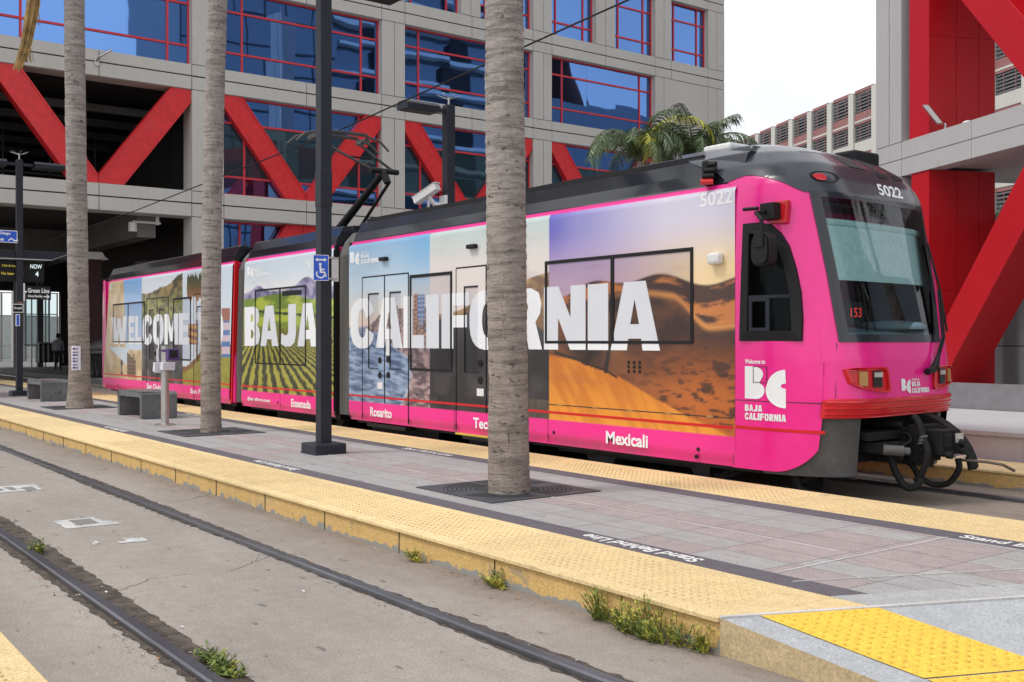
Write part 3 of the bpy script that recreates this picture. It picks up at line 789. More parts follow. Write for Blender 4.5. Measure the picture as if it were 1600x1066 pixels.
# the open bays: ceilings, back wall with the way through, inner beams and columns
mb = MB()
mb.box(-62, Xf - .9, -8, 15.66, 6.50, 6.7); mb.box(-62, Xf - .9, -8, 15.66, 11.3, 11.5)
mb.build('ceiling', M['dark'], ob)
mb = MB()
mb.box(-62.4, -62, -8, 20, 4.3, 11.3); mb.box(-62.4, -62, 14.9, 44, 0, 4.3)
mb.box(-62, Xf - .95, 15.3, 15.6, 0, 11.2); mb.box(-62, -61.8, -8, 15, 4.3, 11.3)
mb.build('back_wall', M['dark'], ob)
mb = MB()
mb.box(-50.5, -49.8, -8, 12.6, 5.35, 6.5); mb.box(-56, Xf - .95, 12.6, 13.3, 5.55, 6.5)
mb.build('beam', M['soffit'], ob)
for (x, y) in ((-50.2, 12.9), (-58, 15.0)):
    mb = MB(); mb.box(x - .35, x + .35, y - .35, y + .35, .19, 5.5); mb.build('column', M['soffit'], ob, bevel=.03)
mb = MB()
for z in (7.9, 9.2): mb.box(-52, -51.9, -8, 15.3, z, z + .1)
for y in range(-8, 15, 2): mb.box(-52, -51.9, y, y + .06, 7.2, 11.2)
for k in range(5): mb.beam((-44 - k * 3, -8, 10.9), (-44 - k * 3, 15, 10.9), .2, .3)
mb.build('mezzanine_frame', M['soffit'], ob)
mb = MB()
for z in (2.4, 4.6, 7.6): mb.beam((Xf - 1.6, 14.9, z), (-56, 15.1, z + .02), .08, .1)
mb.build('handrail', M['garage_red'], ob)
mb = MB()                                                  # conduit-mounted floodlight and CCTV on the band
mb.tube([(Xf + .02, 10.85, 11.78), (Xf + .25, 10.9, 11.9), (Xf + .45, 11.25, 12.15)], .05, 8); mb.box(Xf + .002, Xf + .04, 10.77, 10.93, 11.6, 11.9)
mb.build('floodlight', M['steel'], ob)
mb = MB(); mb.tube([(Xf - 1.0, 12.45, 6.1), (Xf - 1.0, 12.45, 5.75)], .16, 12); mb.beam((Xf - 1, 12.45, 6.12), (Xf - 1, 13.5, 6.12), .12, .08); mb.box(Xf - 1.1, Xf - .9, 13.3, 13.42, 6.05, 6.5)
mb.build('ceiling_camera', M['whitep'], ob)  # unlit CCTV camera on its arm

# glazed hall seen through the passage
gh = root('glass_pavilion', 'low glass pavilion in daylight seen through the dark underpass at far left', 'building', (-92, 12, 0))
mb = MB()
for i in range(9): mb.box(-80 - .12, -80, 6 + i * 1.55, 6.12 + i * 1.55, 0, 4.9)
for z in (1.2, 3.3, 4.9): mb.box(-80.1, -80.02, 6, 18.4, z, z + .08)
mb.build('frame', M['steel'], gh)
mb = MB(); mb.face([(-80.2, 6, 0), (-80.2, 18.4, 0), (-80.2, 18.4, 4.9), (-80.2, 6, 4.9)]); mb.build('pane', M['clearpane'], gh)
for y in (9.4, 13.2, 16.1):
    mb = MB(); mb.lathe((-78.5, y, .0), [(.42, 0), (.42, 6.5)], 18); mb.build('column', M['concrete'], gh, smooth=False)
mb = MB(); mb.box(-100, -92, 4, 24, 0, 3.6); mb.build('wall', M['whitep'], gh)

# ================================================================ RED BRACED BUILDING (right), turned 23.5 degrees
DD = Vector((-.9171, .3987, 0)); NN = Vector((.3987, .9171, 0)); P0 = Vector((-17.74, 27.3, 0))
rb = root('braced_building', 'grey and red building on diagonal red legs behind the tram front', 'building', tuple(P0))
def q3(s, n, z): return P0 + DD * s + NN * n + Vector((0, 0, z))
def qbox(mb, s0, s1, n0, n1, z0, z1): mb.obox(q3(s0, n0, z0), DD * (s1 - s0), NN * (n1 - n0), Vector((0, 0, z1 - z0)))
mb = MB()
S1, S0 = 1.55, -16.0
for (z0, z1) in ((6.36, 6.84), (6.87, 7.35)):
    for (a, b) in ((-16, -9), (-8.98, -2.9), (-2.88, .22), (.24, S1)): qbox(mb, a, b, 0, .5, z0, z1)
qbox(mb, S0, S1 - .02, .03, .6, 6.4, 7.32)
for (a, b) in ((.24, .84), (.87, S1)):
    qbox(mb, a, b, 0, 1.2, 7.37, 22); qbox(mb, a, b, 0, 1.2, 0, 6.34)
mb.build('frame', M['concrete_r'], rb)
mb = MB(); qbox(mb, -16, S1 - .3, .6, 9, 6.45, 6.75); mb.build('soffit', M['concrete_r'], rb)
mb = MB(); qbox(mb, -16, S1 - .3, .0, 9, 13.2, 14.0); mb.build('ceiling', M['red2'], rb)
mb = MB(); qbox(mb, -.1, .235, .45, .6, 7.35, 13.2)
mb.build('window', M['glass_dk'], rb)
mb = MB()
for z in (9.6, 11.8): qbox(mb, -.1, .235, .43, .45, z, z + .05)
mb.build('mullion', M['pole'], rb)
for (z0, z1) in ((7.35, 13.2), (0, 6.36)):
    mb = MB(); s0, s1, n1 = -1.02, -.2, 2.15
    if z0 > 1: s1 = -.102
    qbox(mb, s0 + .02, s1, 0.06, n1 - .02, z0, z1)
    for (a, b) in ((.06, .90), (.915, 1.62), (1.635, n1)):       # cladding panels with fine seams
        zz = [z0, z0 + (z1 - z0) * .47, z1]
        for c, d in zip(zz[:-1], zz[1:]): qbox(mb, s0, s0 + .02, a, b, c + .006, d - .006)
    for (a, b) in ((s0, s1),): qbox(mb, a, b, .04, .06, z0, z1)
    mb.build('pillar', M['red2'], rb)
def rbrace(sa, za, sb, zb, w, n0, dep):
    d = (DD * (sb - sa) + Vector((0, 0, zb - za))); dn = d.normalized(); side = NN.cross(dn).normalized()
    mb = MB(); mb.obox(q3(sa, n0, za) - side * w / 2, d, side * w, NN * dep); mb.build('brace', M['red2'], rb, bevel=.012)
rbrace(-1.9, 11.9, -6.6, 6.7, 1.0, .1, 1.0)
rbrace(-6.55, 7.3, -.3, -.2, 1.0, .12, 1.1)
rbrace(-14.5, -.2, -7.0, 7.0, 1.0, .12, 1.1)
mb = MB()
qbox(mb, -16, 9, 3.05, 3.3, 0, 5.2)
mb.build('wall', M['dark'], rb)
mb = MB()
for k in range(14):
    for (z0, z1) in ((.2, 1.42), (1.45, 2.9), (2.93, 4.4), (4.43, 5.2)):
        if k > 8: continue
        qbox(mb, -15.5 + k * 1.75, -13.78 + k * 1.75, 3.0, 3.05, z0, z1)
mb.build('cladding', M['panel'], rb)
mb = MB(); qbox(mb, .52, 6, 2.97, 2.99, .2, 5.2); mb.build('window', M['panel'], rb)
mb = MB(); qbox(mb, .36, .52, 2.9, 3.0, .2, 5.2); mb.build('post', M['panel'], rb)
for (s, n) in ((-3.4, 2.2), (-3.2, 4.2)):
    mb = MB(); c = q3(s, n, 6.44); mb.lathe(c, [(.22, 0), (.2, -.03), (.1, -.035)][::-1], 16); mb.build('downlight', M['whitep'], rb)
mb = MB()
c = q3(-1.45, .25, 7.35)
mb.beam(c, c + Vector((0, 0, .22)), .06, .06, up=(1, 0, 0)); mb.obox(c + Vector((-.02, -.08, .18)), Vector((-.12, -.12, .0)), Vector((.12, -.16, .0)), Vector((-.35, -.15, .55)))
mb.build('floodlight', M['steel'], rb, bevel=.02)
mb = MB(); c = q3(-2.4, .25, 7.35); mb.lathe(c, [(.14, 0), (.12, .07), (.05, .1)], 12); mb.build('dome_camera', M['whitep'], rb)

pw = root('parapet_wall', 'low grey parapet behind the pale ledge at far right', 'wall', (-8, 15.7, 0))
mb = MB(); mb.box(-9.6, 30, 15.56, 15.75, 0, .92); mb.build('panel', M['panel'], pw)
mb = MB(); mb.box(-30, -9.62, 15.56, 15.75, 0, .80); mb.build('dark_panel', M['pole'], pw)
mb = MB(); mb.box(-9.66, -9.56, 15.5, 15.6, .52, .96); mb.tube([(-9.9, 15.5, .72), (-9.55, 15.45, .68)], .02, 6); mb.build('bracket', M['rubber'], pw)

# ================================================================ PARKING GARAGE far behind
PG = Vector((-65.8, 95.9, 0))
pg = root('parking_garage', 'long concrete parking garage with grey louvers and faded red spandrels in the distance', 'building', tuple(PG))
def gbox(mb, s0, s1, n0, n1, z0, z1): mb.obox(PG + DD * s0 + NN * n0 + Vector((0, 0, z0)), DD * (s1 - s0), NN * (n1 - n0), Vector((0, 0, z1 - z0)))
w = MB(); rd = MB(); lo = MB(); bk = MB()
TOP = 28.4
for k in range(-12, 14):
    s = k * 4.5
    gbox(w, s - .5, s + .5, -.25, .6, 0, TOP - .2)
for f in range(5):
    zt = TOP - f * 6.8
    for k in range(-12, 13):
        s0, s1 = k * 4.5 + .5, k * 4.5 + 4.0
        gbox(rd, s0, s1, -.05, .2, zt - .35, zt)
        gbox(rd, s0, s1, -.05, .2, zt - 3.3, zt - 2.5); gbox(rd, s0, s1, -.1, .0, zt - 3.75, zt - 3.55)
        gbox(w, s0, s1, -.08, .2, zt - 3.5, zt - 3.3)
        gbox(w, s0, s1, -.1, .3, zt - 6.8, zt - 5.6)
        for (za, zb) in ((zt - 2.5, zt - .35), (zt - 5.6, zt - 3.75)):
            n = 6
            for i in range(n):
                z = za + (zb - za) * (i + .3) / n
                gbox(lo, s0, s1, .0, .12, z, z + .16)
            for v in (s0 + .9, s0 + 2.4): gbox(rd, v, v + .08, -.03, 0, za, zb)
gbox(bk, -54, 58, .6, 30, 0, TOP - .4)
w.build('wall', M['concrete'], pg); rd.build('spandrel', M['garage_red'], pg); lo.build('louver', M['louver'], pg); bk.build('deck', M['dark'], pg)

# ================================================================ TOWERS ACROSS THE STREET (seen mirrored in the blue windows)
ta = root('dark_tower', 'plain dark glass tower mirrored in the left office windows', 'building', (44, 50, 0))
mb = MB(); mb.box(40, 60, 43, 61, 0, 95); mb.build('wall', M['glass_dk'], ta)
mb = MB()
for k in range(6): mb.box(39.9, 40, 43 + k * 3.2, 43.12 + k * 3.2, 0, 95)
for k in range(26): mb.box(39.94, 40, 43, 61, k * 3.7, k * 3.7 + .25)
mb.build('mullion', M['pole'], ta)
tb = root('balcony_tower', 'blue glass tower with white balcony edges mirrored in the middle office windows', 'building', (44, 75, 0))
mb = MB(); mb.box(42, 60, 61, 89, 0, 110); mb.build('wall', M['glass_dk'], tb)
mb = MB()
for k in range(28): mb.box(40.2, 42, 61.5, 88.5, 6 + k * 3.7, 6.5 + k * 3.7)
mb.build('balcony_slab', M['whitep'], tb)
mb = MB()
for k in range(28):
    for j in (0, 1): mb.box(41.2, 41.95, 66 + j * 13, 70 + j * 13, 6.5 + k * 3.7, 9 + k * 3.7)
mb.build('recess', M['black'], tb)
tc_ = root('red_roofed_block', 'low dark block with a sloping red roof mirrored in the right office windows', 'building', (46, 108, 0))
mb = MB(); mb.box(40, 60, 92, 140, 0, 37); mb.build('wall', M['glass_dk'], tc_)
mb = MB(); mb.prism([[(91.5, 37), (104, 37), (101, 44), (93, 44)]], lambda y, z, d: (40 + d, y, z), 18)
mb.build('roof', M['garage_red'], tc_)

# ================================================================ THE TRAM
YS = 8.15; YC = 9.475
tram = root('tram', 'pink three-section tram wrapped in landscape pictures and big white letters', 'tram', (-17, YC, 0))

# ---- the printed wrap, painted procedurally per section -------------------------------------------
def paint_front(X, Z):
    c = grad(Z, [(.3, (120, 120, 125)), (3.2, (150, 190, 225))])
    n = fbm(X * 3, Z * 3, 1); nf = fbm(X * 14, Z * 14, 3)
    # sea-side picture
    skyc = grad(Z, [(1.8, (222, 196, 180)), (2.05, (214, 208, 200)), (2.45, (186, 205, 220)), (3.1, (140, 182, 216))])
    blue = sst(-14.2, -13.0, X) * sst(2.3, 3.1, Z) * .8
    skyc = mixa(skyc, np.broadcast_to(C3(105, 172, 220), skyc.shape), blue)
    wave = fbm(X * 5 + Z * 9, Z * 26, 5) ; swell = .5 + .5 * np.sin(Z * 42 + 5 * n + X * 5)
    seac = mixa(np.broadcast_to(C3(70, 92, 130), skyc.shape), np.broadcast_to(C3(158, 178, 205), skyc.shape), np.clip(sst(.32, .68, wave) * .75 + swell * .2, 0, 1))
    seac = mixa(seac, np.broadcast_to(C3(150, 150, 165), skyc.shape), sst(1.5, 1.8, Z) * .4)
    hor = 1.80 + .03 * (X + 15.4)
    a = mixa(seac, skyc, sst(hor - .012, hor + .012, Z))
    # headland
    hl = 1.80 + .26 * sst(-14.85, -14.2, X) + .05 * (fbm(X * 9, X * 0, 8) - .5)
    m = (Z < hl) & (Z > 1.72 - .25 * sst(-14.5, -13.7, X)) & (X > -14.85)
    a = np.where(m[..., None], mixa(np.broadcast_to(C3(92, 78, 86), a.shape), np.broadcast_to(C3(170, 140, 130), a.shape), sst(.35, .65, nf)), a)
    # rocky shore curve
    sh = -13.75 + .28 * np.sin((Z - .6) * 3.0) - .45 * sst(1.25, 1.6, Z) + .07 * (nf - .5)
    rock = mixa(np.broadcast_to(C3(86, 72, 80), a.shape), np.broadcast_to(C3(178, 152, 150), a.shape), sst(.3, .7, fbm(X * 9 + Z * 2, Z * 22, 11)))
    a = np.where(((X > sh) & (Z < 1.8))[..., None], rock, a)
    foam = np.exp(-((X - sh + .03) / .035) ** 2) * (Z < 1.6)
    a = mixa(a, np.broadcast_to(C3(205, 200, 215), a.shape), np.clip(foam * sst(.4, .6, nf), 0, 1) * .8)
    # towers
    for (x0, x1, z1, c1, c2) in ((-14.02, -13.86, 2.12, (96, 84, 100), (150, 138, 150)), (-13.42, -13.3, 2.27, (196, 150, 120), (130, 96, 84)), (-13.3, -13.1, 2.26, (86, 100, 140), (150, 165, 195))):
        mk = (X > x0) & (X < x1) & (Z < z1) & (Z > 1.72)
        st = (np.sin(Z * 95) > 0) & (np.sin(X * 120) > -.6)
        a = np.where(mk[..., None], np.where(st[..., None], C3(*c1), C3(*c2)), a)
    town = (X > -13.75) & (X < -12.97) & (Z < 1.9) & (Z > 1.62)
    a = np.where((town & (fbm(X * 22, Z * 22, 15) > .42))[..., None], mixa(np.broadcast_to(C3(70, 60, 62), a.shape), np.broadcast_to(C3(200, 160, 130), a.shape), (vn(X * 30, Z * 30, 4))), a)
    # dark middle picture
    skyb = grad(Z, [(2.0, (222, 210, 205)), (2.6, (222, 214, 210)), (3.15, (186, 206, 205))])
    b = skyb
    mt = 2.02 + .42 * sst(-12.2, -10.4, X) + .05 * np.sin(X * 3.1) + .03 * (n - .5)
    b = edge(b, mt, Z, mixa(np.broadcast_to(C3(120, 92, 66), b.shape), np.broadcast_to(C3(196, 160, 110), b.shape), sst(.3, .7, fbm(X * 4, Z * 8 + X * 2, 21)) * sst(1.6, 2.4, Z)))
    dk = 1.9 + .16 * sst(-12.6, -11.4, X) - .35 * sst(-11.0, -10.3, X) + .1 * (n - .5)
    darkc = mixa(np.broadcast_to(C3(38, 35, 36), b.shape), np.broadcast_to(C3(74, 70, 72), b.shape), sst(.4, .75, fbm(X * 2.3, Z * 3, 25)) * .7)
    b = mixa(b, darkc, sst(dk + .03, dk - .03, Z))
    b = np.where(((Z < .85) & (X > -10.9))[..., None], mixa(np.broadcast_to(C3(52, 46, 42), b.shape), np.broadcast_to(C3(98, 88, 78), b.shape), nf), b)
    # desert picture
    px = (X + 10.25) / 3.0
    top = mixa(np.broadcast_to(C3(98, 96, 192), b.shape), np.broadcast_to(C3(208, 204, 222), b.shape), np.clip(px * 1.5 + .12 * (n - .5), 0, 1))
    hz = mixa(np.broadcast_to(C3(196, 166, 190), b.shape), np.broadcast_to(C3(240, 214, 160), b.shape), sst(.3, 1, px))
    d = mixa(hz, top, sst(2.25, 2.95, Z))
    r1 = 2.22 + .07 * np.sin(X * 2.1 + 1.0) + .05 * np.sin(X * 5.2 + .3) + .05 * sst(-8.2, -7.3, X)
    far = mixa(np.broadcast_to(C3(70, 44, 34), d.shape), np.broadcast_to(C3(198, 122, 60), d.shape), sst(.44, .60, fbm(X * 2.2, (Z - r1) * 14, 31)))
    d = edge(d, r1, Z, far)
    r2 = 2.10 - .30 * sst(-8.1, -7.55, X) + .05 * np.sin(X * 2.7) - .12 * sst(-9.0, -10.2, X)
    lit = np.exp(-((Z - r2 + .03) / .035) ** 2) * sst(-9.6, -8.0, X)
    shade = mixa(np.broadcast_to(C3(54, 35, 28), d.shape), np.broadcast_to(C3(124, 76, 44), d.shape), sst(.3, .8, fbm(X * 2, Z * 4, 35)))
    shade = mixa(shade, np.broadcast_to(C3(196, 106, 36), d.shape), sst(1.75, .9, Z) * sst(-9.3, -7.6, X) * .85)
    rip = fbm(X * 8 + Z * 5, Z * 30, 38)
    shade = mixa(shade, np.broadcast_to(C3(58, 36, 28), d.shape), sst(.5, .68, rip) * sst(1.6, 1.2, Z) * sst(-8.9, -8.2, X) * .85)
    d = edge(d, r2, Z, shade)
    d = mixa(d, np.broadcast_to(C3(226, 152, 80), d.shape), np.clip(lit, 0, 1) * (Z < r2 + .02) * .85)
    blotch = sst(.55, .66, fbm(X * 5 + 3, Z * 9, 40)) * (Z > .75) * (Z < 1.6) * sst(-8.0, -7.6, X)
    d = mixa(d, np.broadcast_to(C3(48, 32, 26), d.shape), blotch * .8)
    ridge = np.interp(X, [-10.3, -9.59, -9.05, -8.54, -7.92, -7.49, -7.2], [1.42, 1.34, 1.22, 1.02, .80, .68, .58])
    fore = mixa(np.broadcast_to(C3(196, 112, 30), d.shape), np.broadcast_to(C3(230, 150, 48), d.shape), np.clip(.55 * sst(.3, .7, fbm((X + Z * .8) * 9, (Z - X * .5) * 2, 43)) + .5 * sst(1.2, .6, Z), 0, 1))
    d = mixa(d, fore, sst(ridge + .012, ridge - .012, Z))
    # the walker's legs and shadow
    for (x0, z0, x1, z1, w) in ((-9.36, 1.52, -9.52, 1.33, .05), (-9.10, 1.52, -9.17, 1.24, .045), (-9.17, 1.24, -8.98, 1.17, .02), (-9.52, 1.33, -10.1, 1.44, .022), (-9.17, 1.24, -9.6, 1.33, .02)):
        L = math.hypot(x1 - x0, z1 - z0); t = np.clip(((X - x0) * (x1 - x0) + (Z - z0) * (z1 - z0)) / L ** 2, 0, 1)
        dd = np.hypot(X - x0 - t * (x1 - x0), Z - z0 - t * (z1 - z0))
        d = mixa(d, np.broadcast_to(C3(40, 28, 24), d.shape), sst(w, w * .6, dd))
    e1 = (X > -12.97 + .0 * Z); e2 = (X > -10.22)
    c = np.where(e2[..., None], d, np.where(e1[..., None], b, a))
    return finish(c, X, Z)

def finish(c, X, Z):
    pk = C3(236, 40, 142)
    c = np.where((Z < .62)[..., None], pk, c)
    dirt = np.clip(sst(.52, .31, Z) * .5 * sst(.35, .75, fbm(X * 3, Z * 2.0, 91)) + .10 * sst(.62, .8, fbm(X * 1.5, Z * 9, 93)), 0, 1)
    c = mixa(c, np.broadcast_to(C3(120, 84, 84), c.shape), dirt)
    c = np.where((Z > 3.135)[..., None], pk, c)
    return c

def paint_mid(X, Z):
    n = fbm(X * 3, Z * 3, 61); nf = fbm(X * 14, Z * 14, 63)
    c = grad(Z, [(2.5, (228, 226, 226)), (2.8, (204, 216, 226)), (3.2, (196, 210, 224))])
    mt = 2.50 + .13 * np.exp(-((X + 19.1) / .35) ** 2) + .20 * np.exp(-((X + 17.0) / .45) ** 2) + .03 * (nf - .5)
    c = edge(c, mt, Z, mixa(np.broadcast_to(C3(96, 92, 132), c.shape), np.broadcast_to(C3(164, 156, 186), c.shape), sst(.3, .7, fbm(X * 6, Z * 9, 64))))
    fl = 2.42 + .03 * np.sin(X * 2) - .10 * sst(-18.0, -16.5, X)
    field = mixa(np.broadcast_to(C3(112, 138, 40), c.shape), np.broadcast_to(C3(184, 196, 66), c.shape), sst(.35, .65, fbm(X * 2, Z * 10, 66)))
    c = edge(c, fl, Z, field)
    hedge = np.abs(Z - (2.16 - .11 * (X + 19.4) / 2)) < .018 + .01 * n
    c = np.where((hedge & (X > -19.3))[..., None], C3(52, 66, 30), c)
    # vine rows running to a far point
    vz = 1.95; pr = np.clip(vz - Z, .02, 3); u = (X + 18.9) / pr
    row = .5 + .5 * np.sin(u * 17.0 + 3.2 * (nf - .5) + 3.0)
    vine = mixa(np.broadcast_to(C3(46, 52, 22), c.shape), np.broadcast_to(C3(166, 160, 62), c.shape), sst(.3, .7, row * .62 + fbm(X * 26, Z * 26, 70) * .38))
    vine = mixa(vine, np.broadcast_to(C3(96, 78, 44), c.shape), sst(.62, .8, nf) * sst(1.2, .7, Z) * .6)
    c = mixa(c, vine, sst(1.90, 1.72, Z + .05 * (n - .5)))
    return finish(c, X, Z)

def paint_rear(X, Z):
    n = fbm(X * 3, Z * 3, 81); nf = fbm(X * 14, Z * 14, 83)
    c = mixa(np.broadcast_to(C3(186, 160, 118), (*X.shape, 3)), np.broadcast_to(C3(216, 196, 156), (*X.shape, 3)), sst(.3, .7, n))
    st = (X > -27.6 + .25 * (3.1 - Z) * .5) & (X < -26.1) & (Z > 1.35)
    c = np.where(st[..., None], grad(Z, [(1.4, (196, 212, 232)), (3.1, (118, 166, 216))]), c)
    hill = X > -26.12
    hb = grad(Z, [(2.5, (224, 228, 232)), (3.1, (208, 218, 228))])
    ht = 2.72 + .12 * sst(-25.6, -24.6, X) + .24 * sst(-24.4, -23.3, X) + .06 * (nf - .5)
    rock = mixa(np.broadcast_to(C3(62, 54, 46), c.shape), np.broadcast_to(C3(156, 132, 88), c.shape), sst(.35, .7, fbm(X * 4, Z * 6, 85)))
    grn = mixa(np.broadcast_to(C3(84, 88, 44), c.shape), np.broadcast_to(C3(150, 144, 74), c.shape), sst(.3, .7, fbm(X * 5, Z * 9, 87)))
    hb = edge(hb, ht, Z, mixa(grn, rock, sst(2.5, 2.75, Z + .2 * (n - .5)) * .9), .014)
    dkc = mixa(np.broadcast_to(C3(50, 48, 50), c.shape), np.broadcast_to(C3(96, 92, 92), c.shape), sst(.4, .7, fbm(X * 3, Z * 5, 89)))
    hb = mixa(hb, dkc, sst(2.15, 2.0, Z + .1 * (n - .5)))
    c = np.where(hill[..., None], hb, c)
    for (x, z0, z1) in ((-27.75, .7, 1.35), (-26.75, .7, 1.25), (-25.9, .7, 1.5)):
        c = np.where(((np.abs(X - x) < .07 + .03 * np.sin(Z * 20)) & (Z > z0) & (Z < z1))[..., None], C3(54, 44, 38), c)
    arch = (X < -26.2) & (Z < 1.42) & (Z > 1.42 - (X + 28.9) * .28) & (X < -27.2)
    c = np.where(arch[..., None], C3(198, 214, 222), c)
    stair = (X > -27.3) & (X < -26.6) & (Z < 1.3 - .3 * (X + 27.3)) & (Z > .68)
    c = np.where(stair[..., None], np.where((np.sin(Z * 70) > 0)[..., None], C3(120, 92, 66), C3(84, 62, 46)), c)
    right = X > -23.25
    sk = grad(Z, [(1.2, (206, 216, 226)), (3.1, (206, 218, 230))])
    gt = .95 + .5 * sst(-23.2, -21.5, X) + .08 * (nf - .5)
    sk = np.where((Z < gt)[..., None], mixa(np.broadcast_to(C3(104, 110, 36), c.shape), np.broadcast_to(C3(180, 166, 58), c.shape), nf), sk)
    sk = np.where((np.abs(Z - gt) < .06)[..., None], mixa(np.broadcast_to(C3(150, 96, 44), c.shape), np.broadcast_to(C3(96, 70, 36), c.shape), nf), sk)
    for (x, s) in ((-22.75, 0), (-22.4, 1), (-22.05, 2)):
        sk = np.where(((np.abs(X - x) < .025) & (Z < 2.8) & (Z > gt))[..., None], C3(120, 96, 74), sk)
        r = np.hypot((X - x) / .3, (Z - 2.75) / .38)
        sk = np.where(((r < .55 + .45 * vn(X * 18, Z * 5, s)) & (Z < 3.05))[..., None], mixa(np.broadcast_to(C3(66, 70, 34), c.shape), np.broadcast_to(C3(150, 96, 48), c.shape), sst(2.95, 2.4, Z)), sk)
    # two figures in bright dress at the section end
    r = ((X > -20.95) & (X < -20.5) & (Z > 1.25) & (Z < 2.25))
    sk = np.where(r[..., None], np.where((Z > 2.0)[..., None], C3(150, 84, 62), np.where((np.sin(Z * 26) > .2)[..., None], C3(70, 110, 170), C3(200, 180, 190))), sk)
    sk = np.where(((X > -22.9) & (X < -22.3) & (Z > 1.5) & (Z < 1.95))[..., None], np.where((np.sin(Z * 40 + X * 3) > 0)[..., None], C3(196, 142, 60), C3(120, 70, 52)), sk)
    c = np.where(right[..., None], sk, c)
    return finish(c, X, Z)

def side_panel(x0, x1, res, fn, name, slant0=0.0, slant1=0.0):
    nx = int((x1 - x0) / res); nz = int((3.19 - .31) / res)
    zs = np.linspace(.31, 3.19, nz); t = np.linspace(0, 1, nx)
    T, Zg = np.meshgrid(t, zs); k = (Zg - .31) / 2.88
    Xg = (x0 + slant0 * k) * (1 - T) + (x1 + slant1 * k) * T
    Yg = np.full_like(Xg, YS)
    Yg += .05 * sst(3.08, 3.19, Zg) + .035 * sst(.45, .31, Zg)
    mb = MB(); mb.v = np.stack([Xg, Yg, Zg], -1).reshape(-1, 3).tolist()
    idx = np.arange(nz * nx).reshape(nz, nx)
    q = np.stack([idx[:-1, :-1], idx[:-1, 1:], idx[1:, 1:], idx[1:, :-1]], -1).reshape(-1, 4)
    mb.f = [tuple(r) for r in q.tolist()]; mb.m = [0] * len(mb.f)
    col = fn(Xg, Zg).reshape(-1, 3)
    o = mb.build('side_panel', M['wrap'], tram, smooth=True, col=col)
    o['label'] = name
    return o
pa = side_panel(-15.43, -7.22, .0155, paint_front, 'wrap picture of sea cliff, dark figure and orange desert dunes')
pb = side_panel(-19.93, -15.98, .0175, paint_mid, 'wrap picture of a green vineyard below purple mountains', .2, 0)
pc = side_panel(-29.45, -20.55, .021, paint_rear, 'wrap picture of tan arch, hill and palms', .62, .2)

def carbody(x0, x1):
    mb = MB()
    mb.box(x0, x1, YS + .05, 10.78, .33, 3.17)
    mb.build('car_body', M['pink'], tram, bevel=.03)
    # roof fairing: a black band leaning inwards, and the flat roof between
    f = MB()
    prof = [(YS + .045, 3.185), (YS + .06, 3.2), (YS + .1, 3.33), (YS + .13, 3.34), (YS + .2, 3.50), (YS + .24, 3.52), (YS + .34, 3.52), (YS + .36, 3.46), (10.95 - .36 + .0, 3.46), (10.95 - .34, 3.52), (10.95 - .2, 3.5), (10.95 - .1, 3.33), (10.95 - .06, 3.18)]
    f.grid(lambda i, x: (x, prof[int(i)][0] - (0.15 if int(i) > 7 else 0), prof[int(i)][1]), list(range(len(prof))), [x0 + .02, x1 - .02])
    for x in (x0 + .02, x1 - .02): f.face([(x, p[0] - (.15 if i > 7 else 0), p[1]) for i, p in enumerate(prof)])
    f.build('roof_fairing', M['blackgloss'], tram)
carbody(-15.40, -7.2); carbody(-19.74, -16.0); carbody(-29.2, -20.4)
mb = MB()                                                     # roof gear
for (x0, x1, y0, y1, z0, z1) in ((-14.6, -11.2, 8.75, 10.1, 3.46, 3.58), (-10.4, -8.8, 8.75, 10.1, 3.46, 3.56), (-28.6, -26.8, 8.7, 10.2, 3.46, 3.62), (-25, -21.6, 8.8, 10.1, 3.46, 3.6), (-17.9, -16.5, 8.8, 10.1, 3.46, 3.6)):
    mb = MB(); mb.box(x0, x1, y0, y1, z0, z1); mb.build('roof_equipment', M['black'], tram, bevel=.02)
for i in range(3):
    mb = MB(); mb.tube([(-29.0 + .3 * i, 8.9, 3.4), (-28.95 + .3 * i, 8.9, 3.7)], .05, 8); mb.build('roof_insulator', M['black'], tram)
mb = MB(); mb.beam((-15.3, YS + .28, 3.55), (-7.9, YS + .28, 3.55), .05, .05); mb.build('roof_rail', M['black'], tram)

# gangway bellows: ribbed dark folds between the sections
for (x0, x1, sl) in ((-15.98, -15.43, .0), (-20.5, -19.9, .2)):
    mb = MB(); n = 22
    prof = [(YS + .09, .36), (YS + .09, 3.0), (YS + .22, 3.25), (YS + .36, 3.4), (10.5, 3.4), (10.7, 3.0), (10.7, .36)]
    us = [i / n for i in range(n + 1)]
    mb.grid(lambda k, u: (x0 + (x1 - x0) * u + sl * (prof[int(k)][1] - .31) / 2.88, prof[int(k)][0] + (.03 if int(round(u * n)) % 2 else 0), prof[int(k)][1]), list(range(7)), us)
    mb.build('bellows', M['bellows'], tram)
    mb = MB(); 
    for (xa, xb) in ((x0 - .03, x0 + .03), (x1 - .03, x1 + .03)):
        mb.obox((xa, YS + .02, .34), (xb - xa, 0, 0), (0, .08, 0), (sl, 0, 2.84))
    mb.build('end_frame', M['redline' if sl else 'black'], tram)

